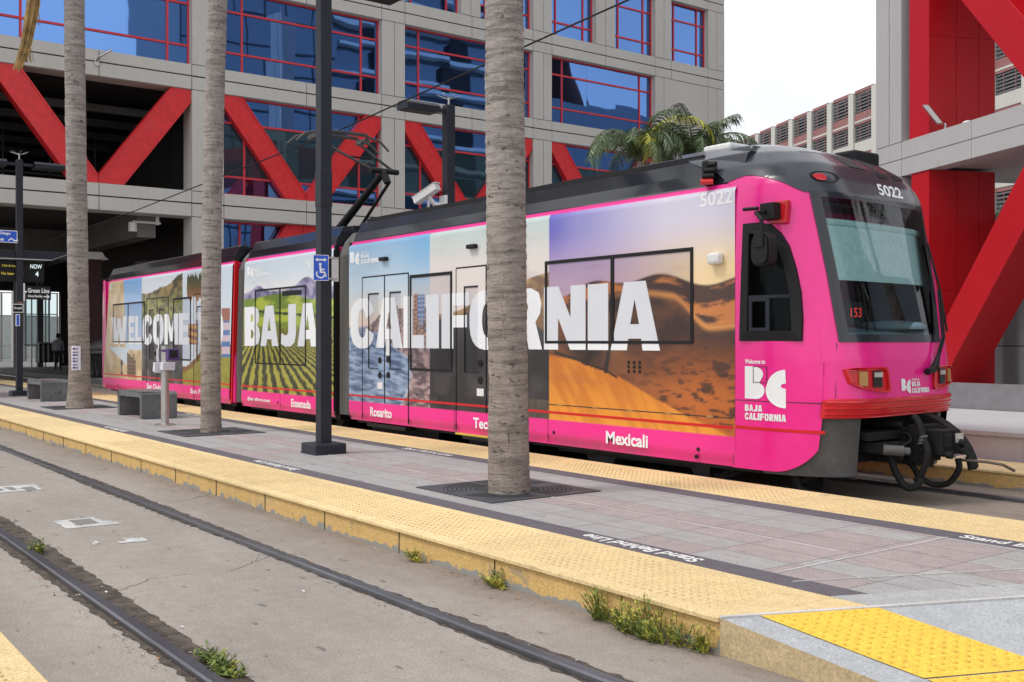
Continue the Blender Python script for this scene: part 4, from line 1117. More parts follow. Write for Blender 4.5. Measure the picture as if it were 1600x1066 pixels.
# ---- glazing, doors, seams ----------------------------------------------------------------------
def sbox(mb, x0, x1, z0, z1, p=.009): mb.box(x0, x1, YS - p, YS + .004, z0, z1)
def tram_window(x0, x1, z0, z1, splits=(), t=.035, top=True, parent=tram, sides=(1, 1), name='window'):
    f = MB()
    if sides[0]: sbox(f, x0, x0 + t, z0, z1)
    if sides[1]: sbox(f, x1 - t, x1, z0, z1)
    sbox(f, x0 + t * sides[0], x1 - t * sides[1], z0, z0 + t * .8); sbox(f, x0 + t * sides[0], x1 - t * sides[1], z1 - t, z1)
    for s in splits: sbox(f, s - t * .7, s + t * .7, z0 + t * .8, z1 - t)
    w = f.build(name, M['black'], parent)
    p = MB(); e = [x0 + t] + [q for s in splits for q in (s - t * .7, s + t * .7)] + [x1 - t]
    for a, b in zip(e[0::2], e[1::2]): p.face([(a, YS - .0065, z0 + t * .8), (b, YS - .0065, z0 + t * .8), (b, YS - .0065, z1 - t), (a, YS - .0065, z1 - t)])
    p.build('pane', M['clear'], w)
tram_window(-10.29, -7.79, 1.55, 2.565, (-9.05,), .04)
tram_window(-13.52, -12.38, 1.145, 2.555, (), .045)
tram_window(-19.24, -17.02, 1.145, 2.56, (-18.1,), .03)
tram_window(-28.5, -25.87, 1.545, 2.545, (-27.2,), .035)
tram_window(-23.86, -22.72, 1.15, 2.55, (), .04)
def door(x0, x1):
    m = (x0 + x1) / 2
    d = MB()
    for x, z0, z1, w in ((x0, .34, 2.58, .010), (x1, .34, 2.58, .022), (m, .62, 2.58, .022)): sbox(d, x - w / 2, x + w / 2, z0, z1, .006)
    sbox(d, x0 - .005, x1 + .011, 2.58, 2.60, .003)
    do = d.build('door', M['black'], tram)
    for (a, b) in ((x0 + .2, x0 + .53), (m + .16, m + .49)):
        f = MB(); t = .022
        sbox(f, a, a + t, 1.15, 2.33); sbox(f, a + t, b, 2.33 - t, 2.33); sbox(f, a + t, b, 1.15, 1.158)
        f.build('door_window', M['black'], do)
        p = MB(); p.face([(a + t, YS - .0065, 1.158), (b, YS - .0065, 1.158), (b, YS - .0065, 2.33 - t), (a + t, YS - .0065, 2.33 - t)])
        p.build('pane', M['clear'], do)
    b = MB()
    for (bx, bz) in ((m - .14, 1.28), (m - .14, 1.05), (m + .12, 1.30), (m + .12, 1.06)):
        b.tube([(bx, YS - .012, bz), (bx, YS + .004, bz)], .05, 14)
    b.build('door_button', M['rubber'], do)
    s = MB()
    sbox(s, m + .05, m + .16, 1.36, 1.60, .003); sbox(s, m - .22, m - .06, .84, .94, .003)
    s.build('sticker', M['whitep'], do)
    st = MB(); st.box(x0 + .15, x1 - .1, YS + .0, YS + .2, .235, .29)
    st.build('door_step', M['black'], do)
door(-14.98, -13.56); door(-12.28, -10.83); door(-25.75, -24.2); door(-22.55, -21.2)
mb = MB(); mb.box(-12.3, -10.8, YS - .004, YS + .05, .285, .31); mb.build('step_edge', M['yellow'], tram)
# the warning line and panel joints
mb = MB()
for (x0, x1) in ((-15.43, -7.24), (-19.9, -15.98), (-29.35, -20.5)): sbox(mb, x0, x1, .69, .72, .0025)
mb.build('red_line', M['redline'], tram)
mb = MB()
def joint(*a): mb = MB(); sbox(mb, *a, .002); mb.build('panel_joint', M['joint'], tram)
for x in (-10.24, -13.56, -12.33, -18.1, -26.1, -21.9): joint(x, x + .007, .33, .62)
joint(-10.24, -7.25, .795, .806); joint(-13.5, -12.4, .80, .805); joint(-19.8, -16.1, .745, .75)
mb = MB()
for x in (-10.05, -9.4, -8.8, -8.2, -7.6): sbox(mb, x, x + .09, .792, .811, .005)
mb.build('hinge', M['amber'], tram)
mb = MB()
for (x, z) in ((-10.12, .46), (-7.72, .45), (-7.75, .37), (-19.3, .45), (-18.2, .45), (-28.9, .46), (-28.1, .45)):
    mb.tube([(x, YS - .006, z), (x, YS + .01, z)], .022, 10)
mb.build('jacking_point', M['black'], tram)
mb = MB()
for (x, z) in ((-14.25, 2.84), (-11.85, 2.86)): mb = MB(); mb.box(x - .1, x + .1, YS - .07, YS, z - .03, z + .03); mb.build('door_lamp', M['black'], tram, bevel=.015)
mb = MB(); mb.box(-7.53, -7.36, YS - .09, YS, 2.36, 2.48); mb.build('side_camera', M['whitep'], tram, bevel=.03)
mb = MB()
for dx in (0, .09, .18):
    for dz in (0, .05, .1): mb.tube([(-8.78 + dx, YS - .006, 1.24 + dz), (-8.78 + dx, YS + .002, 1.24 + dz)], .02, 8)
mb.build('speaker_grille', M['black'], tram)
mb = MB(); mb.box(-18.0, -17.2, YS - .007, YS, 2.40, 2.485); mb.build('destination_slot', M['black'], tram)
for k in range(4):
    mb = MB(); mb.tube([(-7.62, YS + .12 - .03 * (3 - k) - .10, 3.22 + .062 * k), (-7.52, YS + .04 + .015 * k - .03, 3.22 + .062 * k)], .03, 10)
    mb.build('marker_lamp', M['redplastic' if k == 0 else 'black'], tram)
mb = MB(); mb.box(-7.66, -7.60, YS - .02, YS + .14, 3.19, 3.45); mb.build('lamp_bracket', M['black'], tram, bevel=.02)

# ---- lettering ------------------------------------------------------------------------------------
def word(name, w, spans, z0, z1):
    mb = MB(); letters(mb, w, spans, z0, z1, YS - .0015); mb.build(name, M['white'], tram)
word('lettering', 'CALIFORNIA', [(-15.38, -14.61), (-14.54, -13.73), (-13.7, -13.12), (-13.06, -12.72), (-12.65, -11.95), (-11.95, -11.09), (-11.02, -10.35), (-10.31, -9.52), (-9.48, -9.12), (-9.08, -8.28)], 1.475, 2.245)
word('lettering', 'BAJA', [(-19.74, -19.0), (-18.98, -18.17), (-18.09, -17.42), (-17.36, -16.55)], 1.485, 2.24)
word('lettering', 'WELCOMETO', [(-28.62, -27.3), (-27.24, -26.68), (-26.62, -26.12), (-26.05, -25.34), (-25.28, -24.5), (-24.45, -23.52), (-23.48, -22.82), (-22.39, -21.67), (-21.6, -20.85)], 1.5, 2.2)
sd_ = lambda x, y: (x, YS - .003, y)
sd3 = lambda x, y, d: (x, YS - .002 - d, y)
def small(body, x0, x1, z0, z1, bold):
    mb = MB(); text_into(mb, body, sd_, x0, x1, z0, z1, bold); mb.build('small_lettering', M['white'], tram)
for body, x0, x1, z0, z1 in (('Mexicali', -9.16, -8.47, .40, .545), ('Tecate', -11.86, -11.25, .40, .545), ('Rosarito', -14.72, -14.05, .40, .545), ('Ensenada', -17.62, -16.83, .40, .545), ('San Felipe', -22.75, -21.6, .41, .55), ('San Quintín', -25.75, -24.4, .41, .57), ('@bajacalifornia.travel', -19.6, -18.55, .42, .50)):
    small(body, x0, x1, z0, z1, .028)
small('5022', -7.69, -7.25, 2.97, 3.115, .02)
small('5022', -28.8, -28.5, 2.93, 3.08, .02)
small('Visit', -17.0, -16.45, 2.85, 3.0, .02)
for (x0, w) in ((-15.38, 1.0), (-19.62, 1.05)):
    mb = MB(); bc_logo(mb, sd3, x0, 2.80, .3 * w, .22)
    text_into(mb, 'Welcome to', sd_, x0 + .36, x0 + .62 * w, 2.98, 3.01, .02)
    block_text(mb, 'BAJA', sd3, x0 + .36, x0 + .62 * w, 2.9, 2.965); block_text(mb, 'CALIFORNIA', sd3, x0 + .36, x0 + .98 * w, 2.81, 2.88); mb.build('emblem', M['white'], tram)

# ---- cab nose ---------------------------------------------------------------------------------------
def ip(x, xs, ys): return float(np.interp(x, xs, ys))
ZF = [.3, .85, 1.0, 1.4, 1.58, 2.2, 3.03, 3.2, 3.35, 3.5, 3.6, 3.68, 3.73, 3.76]
XF = [-6.18, -6.13, -6.10, -6.12, -6.15, -6.27, -6.46, -6.53, -6.63, -6.86, -7.12, -7.45, -7.8, -8.3]
ZW = [.3, 2.4, 3.0, 3.2, 3.35, 3.5, 3.6, 3.68, 3.73, 3.76]
WW = [1.322, 1.322, 1.31, 1.285, 1.235, 1.12, .98, .78, .5, .1]
PP, QQ = 2.4, 5.0
def npar(z):
    xs = -7.25 if z < 3.12 else ip(z, [3.12, 3.3, 3.76], [-7.25, -7.5, -8.7])
    return xs, ip(z, ZF, XF), ip(z, ZW, WW)
SK = .085
def nose(t, z, off=0.0):
    xs, xf, w = npar(z); w += off; xf += off
    c, s = math.cos(t), math.sin(t)
    y = -w * math.copysign(abs(c) ** (2 / QQ), c); k = abs(s) ** (2 / PP)
    return (xs + (xf - xs - SK * y * k) * k, YC + y, z)
def ndy(dy, z, off=0.0):
    """front surface, addressed by sideways offset and height"""
    xs, xf, w = npar(z); w += off; xf += off
    k = max(0, 1 - abs(dy / w) ** QQ) ** (1 / PP)
    return (xs + (xf - xs - SK * dy * k) * k, YC + dy, z)
def nsx(x, z, off=0.0):
    """near side surface, addressed by x and height"""
    xs, xf, w = npar(z); w += off
    L = xf - xs; k = min(.9999, max(0, (-L + math.sqrt(max(0, L * L + 4 * SK * w * (x - xs)))) / (2 * SK * w)))
    return (x, YC - w * max(0, 1 - k ** PP) ** (1 / QQ), z)
N = 150
tt = [math.pi * (.5 - .5 * math.cos(math.pi * i / N)) * .5 + math.pi * i / N * .5 for i in range(N + 1)]
def zlo(t):
    x, y, _ = nose(t, .6)
    if t < math.pi / 2 and y < YC - 1.13:
        return .31 + (.42 * (1 - math.sqrt(max(0, 1 - min(1, (x + 6.76) / .46) ** 2))) if x > -6.76 else 0)
    if t > math.pi / 2 and x < -6.3 and y > YC + 1.0:
        return .31 + (.40 * max(0, (x + 6.72) / .42) ** 1.8 if x > -6.72 else 0)
    return 1.02
def zhi(t):
    x, y, _ = nose(t, 3.0)
    e = abs(y - YC)
    if e > 1.02: return 3.035 + .215 * math.sin(min(1, max(0, (-6.55 - x) / .45)) * math.pi / 2) - .045 * max(0, (-7.0 - x) / .25)
    return 3.035
WB, WT = 1.6, 3.005
def inwin(dy, z): return abs(dy) < 1.0 + .03 * (z - WB) and WB < z < WT
outer = [(-7.14, 1.58), (-6.475, 1.58), (-6.475, 1.8), (-6.50, 2.05), (-6.55, 2.28), (-6.62, 2.5), (-6.70, 2.63), (-6.80, 2.72), (-6.92, 2.745), (-7.1, 2.745), (-7.115, 2.3), (-7.13, 1.9)]
inner = [(-7.045, 1.68), (-7.04, 2.0), (-7.03, 2.64), (-6.93, 2.65), (-6.84, 2.62), (-6.76, 2.54), (-6.69, 2.42), (-6.63, 2.22), (-6.59, 2.02), (-6.565, 1.68)]
def in_poly(P, x, y):
    c = False; j = len(P) - 1
    for i in range(len(P)):
        if (P[i][1] > y) != (P[j][1] > y) and x < (P[j][0] - P[i][0]) * (y - P[i][1]) / (P[j][1] - P[i][1]) + P[i][0]: c = not c
        j = i
    return c
shr = [(-6.83 + (x + 6.83) * .93, 2.15 + (z - 2.15) * .95) for x, z in outer]
mb = MB(); nz = 130
base = 0
for i, t in enumerate(tt):
    a, b = zlo(t), zhi(t)
    for j in range(nz + 1): mb.v.append(nose(t, a + (b - a) * j / nz))
for i in range(N):
    tm = (tt[i] + tt[i + 1]) / 2; a, b = zlo(tm), zhi(tm)
    if abs(zlo(tt[i]) - zlo(tt[i + 1])) > .2: pass
    for j in range(nz):
        z = a + (b - a) * (j + .5) / nz; p = nose(tm, z)
        if -(.97 + .03 * (z - WB)) < p[1] - YC < .64 + .27 * (z - WB) / (WT - WB) and WB + .03 < z < WT - .03: continue
        if p[1] < YC - .9 and in_poly(shr, p[0], z): continue
        k = i * (nz + 1) + j
        mb.f.append((k, k + nz + 1, k + nz + 2, k + 1)); mb.m.append(0)
no = mb.build('cab_nose', M['pink_lined'], tram, smooth=True)
mb = MB()                                                    # black cap over the cab
zz = []
for i, t in enumerate(tt):
    a = zhi(t) - .012
    for j in range(41):
        z = a + (3.755 - a) * (1 - (1 - j / 40) ** 1.6); mb.v.append(nose(t, z, .007))
for i in range(N):
    for j in range(40):
        k = i * 41 + j; mb.f.append((k, k + 41, k + 42, k + 1)); mb.m.append(0)
M['cap'] = mat('dark_grey_gloss_cap', (.045, .05, .064), .24, var=.04, coat=.25, spec=.35)
cap = mb.build('roof_cap', M['cap'], tram, smooth=True)
mb = MB(); mb.box(-9.2, -7.3, YC - .95, YC + .95, 3.4, 3.62); mb.build('roof_cap_tail', M['cap'], tram, bevel=.05)
mb = MB(); mb.box(-8.2, -7.8, YC - .75, YC - .35, 3.60, 3.74); mb.build('air_vent', M['whitep'], tram, bevel=.03)
mb = MB(); mb.box(-7.3, -7.0, YC + .35, YC + .8, 3.5, 3.66); mb.build('antenna_pod', M['black'], tram, bevel=.03)
# windshield: black border ring and the pane
def ring(u, v): return (u, v)
mb = MB()
def hw(z): return 1.0 + .03 * (z - WB)
def hr(z): return .66 + .27 * (z - WB) / (WT - WB)
def patch(mb, fa, fb, z0, z1, off, nu=24, nv=24):
    mb.grid(lambda u, z: ndy(fa(z) + (fb(z) - fa(z)) * u, z, off), [i / nu for i in range(nu + 1)], [z0 + (z1 - z0) * i / nv for i in range(nv + 1)])
patch(mb, lambda z: -hw(z) - .02, lambda z: -hw(z) + .075, WB - .03, WT + .03, .009, 6, 30)
patch(mb, lambda z: hr(z) - .06, lambda z: hr(z) + .05, WB - .03, WT + .03, .009, 6, 30)
patch(mb, lambda z: -hw(z) + .075, lambda z: hr(z) - .06, WB - .03, WB + .045, .009, 30, 3)
patch(mb, lambda z: -hw(z) + .075, lambda z: hr(z) - .06, WT - .03, WT + .03, .009, 30, 3)
ws = mb.build('windshield', M['blackgloss'], tram, smooth=True)
mb = MB(); patch(mb, lambda z: -hw(z) + .06, lambda z: hr(z) - .05, WB + .03, WT - .02, .006, 30, 30)
mb.build('pane', M['shield'], ws, smooth=True)
# what shows through it
M['cabwall'] = mat('cab_lining', (.10, .115, .12), .8, var=.15, scale=1.5)
mb = MB(); mb.box(-7.6, -7.5, YC - 1.15, YC + 1.15, 1.0, 3.0); mb.box(-7.5, -6.8, YC - 1.0, YC + 1.0, 2.98, 3.0); mb.box(-7.5, -6.7, YC - 1.12, YC - 1.09, 1.2, 2.9)
mb.box(-7.2, -7.15, YC + .25, YC + .3, 1.4, 2.9); mb.box(-7.2, -7.15, YC - .4, YC - .36, 1.4, 2.9)
mb.build('cab_interior', M['cabwall'], tram)
mb = MB(); mb.grid(lambda d, z: tuple(Vector(ndy(d, z)) + Vector((-.10, 0, 0))), [-.9 + i * .18 for i in range(11)], [2.17, 2.45, 2.72])
bl = mb.build('sun_blind', M['teal'], tram)
mb = MB(); mb.tube([tuple(Vector(ndy(-.92 + i * .184, 2.745)) + Vector((-.10, 0, 0))) for i in range(11)], .035, 8); mb.build('roller', M['teal'], bl)
mb = MB(); mb.grid(lambda d, k: tuple(Vector(ndy(d, 1.66)) + Vector((-.06 - .55 * k, 0, .06 * k))), [-.95 + i * .19 for i in range(11)], [0, .3, 1])
mb.grid(lambda d, k: tuple(Vector(ndy(d, 1.66)) + Vector((-.06, 0, -.12 * k))), [-.95 + i * .19 for i in range(11)], [0, 1]); 
M['dash'] = mat('teal_grey_dashboard', (.16, .27, .31), .6, var=.1)
mb.build('dashboard', M['dash'], tram)
mb = MB(); c = ndy(.25, 1.69)
for i in range(1): mb.lathe((c[0] - .3, c[1], 1.70), [(.36, 0), (.3, .07), (.1, .09)], 24)
mb.build('dash_hood', M['dash'], tram, smooth=True)
mb = MB(); mb.obox(tuple(Vector(ndy(-.86, 1.74)) + Vector((-.10, 0, 0))), (0, .30, 0), (-.04, 0, 0), (-.02, 0, .22))
nb = mb.build('run_number_box', M['black'], tram)
mb = MB(); text_into(mb, '153', lambda x, y: tuple(Vector(ndy(x, 1.74)) + Vector((-.085, 0, y))), -.79, -.64, .07, .16, .0); mb.build('run_number', M['led_red'], nb)
mb = MB(); mb.box(-6.95, -6.75, YC + .3, YC + .75, 1.5, 2.35); mb.box(-6.92, -6.78, YC + .42, YC + .63, 2.35, 2.6); mb.build('driver_seat', M['rubber'], tram, bevel=.06)
mb = MB(); mb.tube([tuple(Vector(ndy(-.55, 1.68)) + Vector((-.1, 0, 0))), tuple(Vector(ndy(-.38, 1.98)) + Vector((-.1, 0, 0)))], .008, 6); mb.build('microphone_stalk', M['black'], tram)
# cab side window
def sidepoly(pts, off, m, parent, name, inner=None, th=.012):
    mb = MB(); loops = [pts] + ([inner] if inner else [])
    mb.prism(loops, lambda x, z, d: nsx(x, z, off + d), th); return mb.build(name, m, parent)
cw = sidepoly(outer, .004, M['black'], tram, 'cab_window', inner, .03)
sidepoly(inner, .004, M['cabglass'], cw, 'pane', None, .004)
mb = MB()
def sb(x0, x1, z0, z1): mb.obox(nsx(x0, z0, .018), tuple(Vector(nsx(x1, z0, .018)) - Vector(nsx(x0, z0, .018))), (0, .02, 0), (0, 0, z1 - z0))
sb(-7.04, -6.60, 2.0, 2.03); sb(-6.84, -6.80, 1.68, 2.0); sb(-7.04, -7.0, 1.68, 2.0); sb(-7.0, -6.84, 1.68, 1.71); sb(-7.0, -6.84, 1.97, 2.0)
mb.build('sash', M['pole'], cw)
mb = MB(); mb.box(-7.13, -6.6, YS + .22, YS + .3, 1.6, 2.7); mb.build('cab_dark_sheet', M['dark'], tram)  # dark sheet stands in for the unlit cab behind the side glass
# seams of the cab skirt panel
def cabjoint(pts, w, vertical=False):
    mb = MB()
    for (xa, za), (xb, zb) in zip(pts[:-1], pts[1:]):
        A, B = Vector(nsx(xa, za, .002)), Vector(nsx(xb, zb, .002))
        if vertical: mb.obox(A, (w, 0, 0), (0, .004, 0), B - A)
        else: mb.obox(A, B - A, (0, .004, 0), (0, 0, w))
    mb.build('panel_joint', M['joint'], tram)
cabjoint([(-7.24, .33), (-7.24, .98)], .008, True)
cabjoint([(-7.24 + i * .053, .985) for i in range(21)], .008)
mb = MB()
for (x0, x1, z0, z1) in ((-6.99, -6.985, 1.17, 1.33), (-6.835, -6.83, 1.17, 1.33), (-6.99, -6.83, 1.17, 1.175), (-6.99, -6.83, 1.325, 1.33)):
    A = Vector(nsx(x0, z0, .009)); mb.obox(A, Vector(nsx(x1, z0, .009)) - A, (0, .003, 0), (0, 0, z1 - z0))
mb.build('access_flap', M['joint'], tram)
mb = MB()
for i in range(18):
    a, b = -7.24 + i * .0525, -7.24 + (i + 1) * .0525
    A = Vector(nsx(a, .705 - .0005 * i, .003)); B = Vector(nsx(b, .705 - .0005 * i, .003)); mb.obox(A, B - A, (0, .005, 0), (0, 0, .03))
mb.build('red_line', M['redline'], tram)
# emblem and words on the cab side
mb = MB()
bc_logo(mb, lambda x, y, d: nsx(x, y, .004 + d), -7.09, .93, .46, .40)
f2 = lambda x, y: nsx(x, y, .006)
text_into(mb, 'Welcome to', f2, -7.09, -6.85, 1.355, 1.40, .03)
f2d = lambda x, y, d: nsx(x, y, .004 + d)
block_text(mb, 'BAJA', f2d, -7.09, -6.885, .885, .95); block_text(mb, 'CALIFORNIA', f2d, -7.09, -6.63, .80, .868)
mb.build('emblem', M['white'], tram)
mb = MB()
fr = lambda x, y, d: ndy(x, y, .005 + d); f3 = lambda x, y: ndy(x, y, .007)
bc_logo(mb, fr, -.19, 1.062, .18, .145)
text_into(mb, 'Welcome to', f3, .015, .16, 1.187, 1.207, .03); block_text(mb, 'BAJA', fr, .015, .18, 1.127, 1.177); block_text(mb, 'CALIFORNIA', fr, .015, .36, 1.062, 1.112)
mb.build('emblem', M['white'], tram)
mb = MB(); text_into(mb, '5022', lambda x, y: nose_cap(x, y), .02, .52, 3.07, 3.205, .03) if False else text_into(mb, '5022', lambda x, y: ndy(x, y, .012), .02, .5, 3.075, 3.2, .03)
mb.build('fleet_number', M['white'], tram)
# cap details: three dark hatches and the oval marker lamp
def cap_patch(mb, d0, d1, z0, z1, off=.012): mb.grid(lambda d, z: ndy(d, z, off), [d0 + (d1 - d0) * i / 6 for i in range(7)], [z0 + (z1 - z0) * i / 6 for i in range(7)])
for (d0, d1, z0, z1) in ((-.32, .0, 3.35, 3.55), (.18, .34, 3.28, 3.56), (.52, .74, 3.3, 3.48)):
    mb = MB(); cap_patch(mb, d0, d1, z0, z1); mb.build('cap_hatch', M['black'], tram)
mb = MB(); pts = sup(0, 345, .5, .5, 20, 2.4, 0, 0)
mb.prism([pts], lambda x, y, d: ndy(-.83 + x * .34, 3.19 + y * .11, .012 + d), .004); ol = mb.build('marker_recess', M['black'], tram)
mb = MB(); mb.prism([sup(0, 345, .5, .5, 16, 2.2, 0, 0)], lambda x, y, d: ndy(-.92 + x * .13, 3.18 + y * .07, .02 + d), .008); mb.build('marker_lens', M['redplastic'], ol)
# headlights
def headlight(s):
    P = [(-1.01, 1.31), (-.93, 1.325), (-.52, 1.33), (-.46, 1.31), (-.43, 1.115), (-.46, 1.085), (-.62, 1.092), (-.86, 1.13), (-.97, 1.18)]
    Q = [(-.985, 1.295), (-.90, 1.305), (-.53, 1.31), (-.485, 1.29), (-.46, 1.125), (-.50, 1.108), (-.62, 1.112), (-.85, 1.148), (-.95, 1.195)]
    if s < 0: pass
    fl = lambda l: [(s * -1 * x, z) for x, z in l] if s > 0 else l
    mb = MB(); mb.prism([fl(P), fl(Q)], lambda x, y, d: ndy(x, y, .004 + d), .03); h = mb.build('headlight', M['redplastic'], tram)
    mb = MB(); F = fl(P); zl_, zh_ = min(p[1] for p in F), max(p[1] for p in F)
    def span(z):
        X_ = []
        for i in range(len(F)):
            (xa, za), (xb, zb) = F[i - 1], F[i]
            if (za > z) != (zb > z): X_.append(xa + (xb - xa) * (z - za) / (zb - za))
        return (min(X_), max(X_)) if X_ else (0, 0)
    mb.grid(lambda u, z: ndy(span(z)[0] + (span(z)[1] - span(z)[0]) * u, z, .011), [i / 12 for i in range(13)], [zl_ + .002 + (zh_ - zl_ - .004) * i / 12 for i in range(13)])
    mb.build('housing', M['redplastic'], h)
    k = -s if s > 0 else 1
    def lamp(x0, x1, z0, z1, m, nm, pr=.02):
        mb = MB(); a, b = (x0, x1) if s < 0 else (-x1, -x0)
        mb.prism([[(a, z0), (b, z0), (b, z1), (a, z1)]], lambda x, y, d: ndy(x, y, .015 + d), pr); mb.build(nm, m, h)
    lamp(-.875, -.79, 1.155, 1.29, M['amber'], 'turn_lens')
    lamp(-.70, -.57, 1.14, 1.295, M['lens_dark'], 'reflector', .014)
    lamp(-.69, -.575, 1.235, 1.28, M['lens'], 'lens', .026)
headlight(-1); headlight(1)
# bumper: red ribbed rubber bar
mb = MB()
bz = [(1.02, .0), (1.015, .035), (.995, .04), (.985, .02), (.965, .02), (.955, .045), (.935, .045), (.925, .022), (.91, .022), (.90, .045), (.885, .045), (.872, .022), (.862, .02), (.85, .035), (.842, .0)]
mb.grid(lambda d, k: ndy(d, bz[int(k)][0], bz[int(k)][1] * .62), [-1.135 + 2.27 * i / 60 for i in range(61)], list(range(len(bz))))
for e in (-1.135, 1.135): mb.face([ndy(e, z, o * .62) for z, o in bz])
mb.build('bumper', M['redplastic'], tram, smooth=False)
mb = MB(); mb.grid(lambda d, k: ndy(d, 1.032 - .014 * k, .008 + .012 * k), [-1.12 + 2.24 * i / 40 for i in range(41)], [0, 1]); mb.build('bumper_lip', M['redplastic'], tram)
# dark apron below the bumper, open in the middle for the coupler
mb = MB()
for s in (-1, 1):
    mb = MB(); mb.grid(lambda t, z: nose(t if s < 0 else math.pi - t, z, -.05), [.25 + i * .035 for i in range(31)], [.28, .35, .5, .7, .86])
    e = .25 + 30 * .035
    mb.grid(lambda k, z: tuple(Vector(nose(e if s < 0 else math.pi - e, z, -.05)) + Vector((-.75 * k, 0, 0))), [0, 1], [.25, .5, .86])
    mb.build('apron', M['grey_skirt'], tram, smooth=False)
mb = MB(); mb.box(-7.15, -7.1, YC - 1.1, YC + 1.1, .25, .86); mb.box(-7.1, -6.35, YC - .9, YC + .9, .82, .85); mb.build('underframe_wall', M['black'], tram)
# skirt shadow side: lower grey fairing behind the pink skirt, wheels and bogies
mb = MB()
for (x0, x1) in ((-15.4, -7.0), (-19.8, -16.0), (-29.2, -20.5)): mb.box(x0, x1, YS + .14, 10.7, .26, .36)
for (x0, x1) in ((-15.2, -13.2), (-12.4, -11.0), (-18.9, -17.0), (-28, -26), (-24, -21)): mb.box(x0, x1, YS + .3, 10.5, .12, .3)
mb.build('underframe', M['black'], tram)
for x in (-9.9, -8.1, -18.8, -17.0, -27.6, -25.8):
    mb = MB()
    for y in (8.78, 10.22):
        mb.tube([(x, y - .06, .34), (x, y + .06, .34)], .335, 24)
    mb.tube([(x, 8.7, .34), (x, 10.3, .34)], .08, 10)
    w = mb.build('wheelset', M['grey_skirt'], tram)
mb = MB(); mb.box(-10.4, -7.5, 8.45, 8.6, .2, .32); mb.box(-7.9, -7.7, 8.3, 8.5, .15, .3); mb.tube([(-7.9, 8.35, .3), (-7.85, 8.35, .17), (-7.5, 8.4, .17), (-7.3, 8.4, .27)], .025, 8); mb.build('bogie_frame', M['black'], tram)
# coupler, hoses, handle
cp = MB()
cp.tube([(-7.05, YC, .55), (-6.2, YC, .55)], .13, 12)
cp.box(-6.35, -5.98, YC - .16, YC + .16, .44, .72); cp.box(-6.0, -5.90, YC - .2, YC + .2, .40, .76); cp.box(-6.6, -6.1, YC - .7, YC - .1, .62, .70); cp.box(-6.5, -6.3, YC - .95, YC - .55, .55, .78)
cp.box(-5.90, -5.70, YC - .10, YC + .2, .48, .72); cp.box(-5.72, -5.66, YC - .08, YC + .0, .56, .68)
for zz_ in (.45, .52, .59, .66, .73): cp.tube([(-5.9, YC - .17, zz_), (-5.87, YC - .17, zz_)], .018, 8); cp.tube([(-5.9, YC + .17, zz_), (-5.84, YC + .17, zz_)], .014, 8)
cp.tube([(-6.4, YC - .28, .76), (-6.05, YC - .24, .76)], .03, 8); cp.tube([(-6.6, YC - .4, .5), (-6.0, YC - .3, .46)], .045, 10)
cp.box(-6.3, -6.0, YC - .62, YC - .22, .5, .6)
for (y, z) in ((.12, .52), (.12, .6), (-.1, .49)): cp.tube([(-5.66, YC + y, z), (-5.6, YC + y, z)], .035, 10)
c = cp.build('coupler', M['rubber'], tram, bevel=.015)
mb = MB(); mb.box(-5.655, -5.645, YC + .04, YC + .17, .60, .69); mb.box(-5.66, -5.635, YC + .02, YC + .2, .455, .475); mb.build('face_plate', M['lens'], c)
mb = MB()                                                    # curved guard plate
arcp = [(-6.35 + .75 * math.cos(R(a)), .30 + .58 * math.sin(R(a))) for a in range(5, 95, 10)]
for i in range(len(arcp) - 1):
    (a, z0), (b, z1) = arcp[i], arcp[i + 1]
    mb.obox((a, YC + .23, z0), (b - a, 0, z1 - z0), (0, .14, 0), (-.03, 0, -.03))
mb.build('guard', M['rubber'], c)
mb = MB(); mb.tube([(-6.0, YC - .62, .545), (-5.86, YC - .50, .535)], .05, 14); mb.tube([(-5.86, YC - .50, .535), (-5.82, YC - .46, .532)], .036, 6); mb.build('valve', M['grey_skirt'], c)
def hose(pts, r=.045, m='rubber'):
    out = []
    P = [Vector(p) for p in pts]
    for i in range(len(P) - 1):
        p0, p1, p2, p3 = P[max(i - 1, 0)], P[i], P[i + 1], P[min(i + 2, len(P) - 1)]
        for k in range(8):
            t = k / 8; out.append(.5 * ((2 * p1) + (p2 - p0) * t + (2 * p0 - 5 * p1 + 4 * p2 - p3) * t * t + (3 * p1 - p0 - 3 * p2 + p3) * t ** 3))
    out.append(P[-1]); mb = MB(); mb.tube(out, r, 10); return mb.build('hose', M[m], c, smooth=True)
hose([(-5.93, 9.25, .85), (-5.88, 9.25, .80), (-5.83, 9.25, .66), (-5.78, 9.25, .51), (-5.83, 9.25, .33), (-5.90, 9.25, .22)], .034)
hose([(-6.25, 9.1, .52), (-6.12, 9.13, .47), (-6.06, 9.15, .30), (-5.96, 9.17, .17), (-5.87, 9.2, .18), (-5.84, 9.24, .26)], .034)
hose([(-6.2, 9.35, .46), (-6.05, 9.4, .36), (-6.0, 9.45, .25), (-5.92, 9.55, .17), (-5.78, 9.6, .19), (-5.68, 9.62, .33), (-5.69, 9.62, .44)], .03)
hose([(-6.7, YC - .95, .2), (-6.5, YC - .85, .3), (-6.3, YC - .7, .42)], .04)
hose([(-6.3, 9.3, .6), (-6.0, 9.22, .68), (-5.93, 9.2, .62), (-5.98, 9.1, .56)], .012)
mb = MB()
for z_ in (.60, .63, .66): mb.tube([(-5.83 + (z_ - .63) * .3, 9.25, z_ - .01), (-5.835 + (z_ - .63) * .3, 9.25, z_ + .01)], .042, 10)
mb.build('hose_clamp', M['grey_skirt'], c)
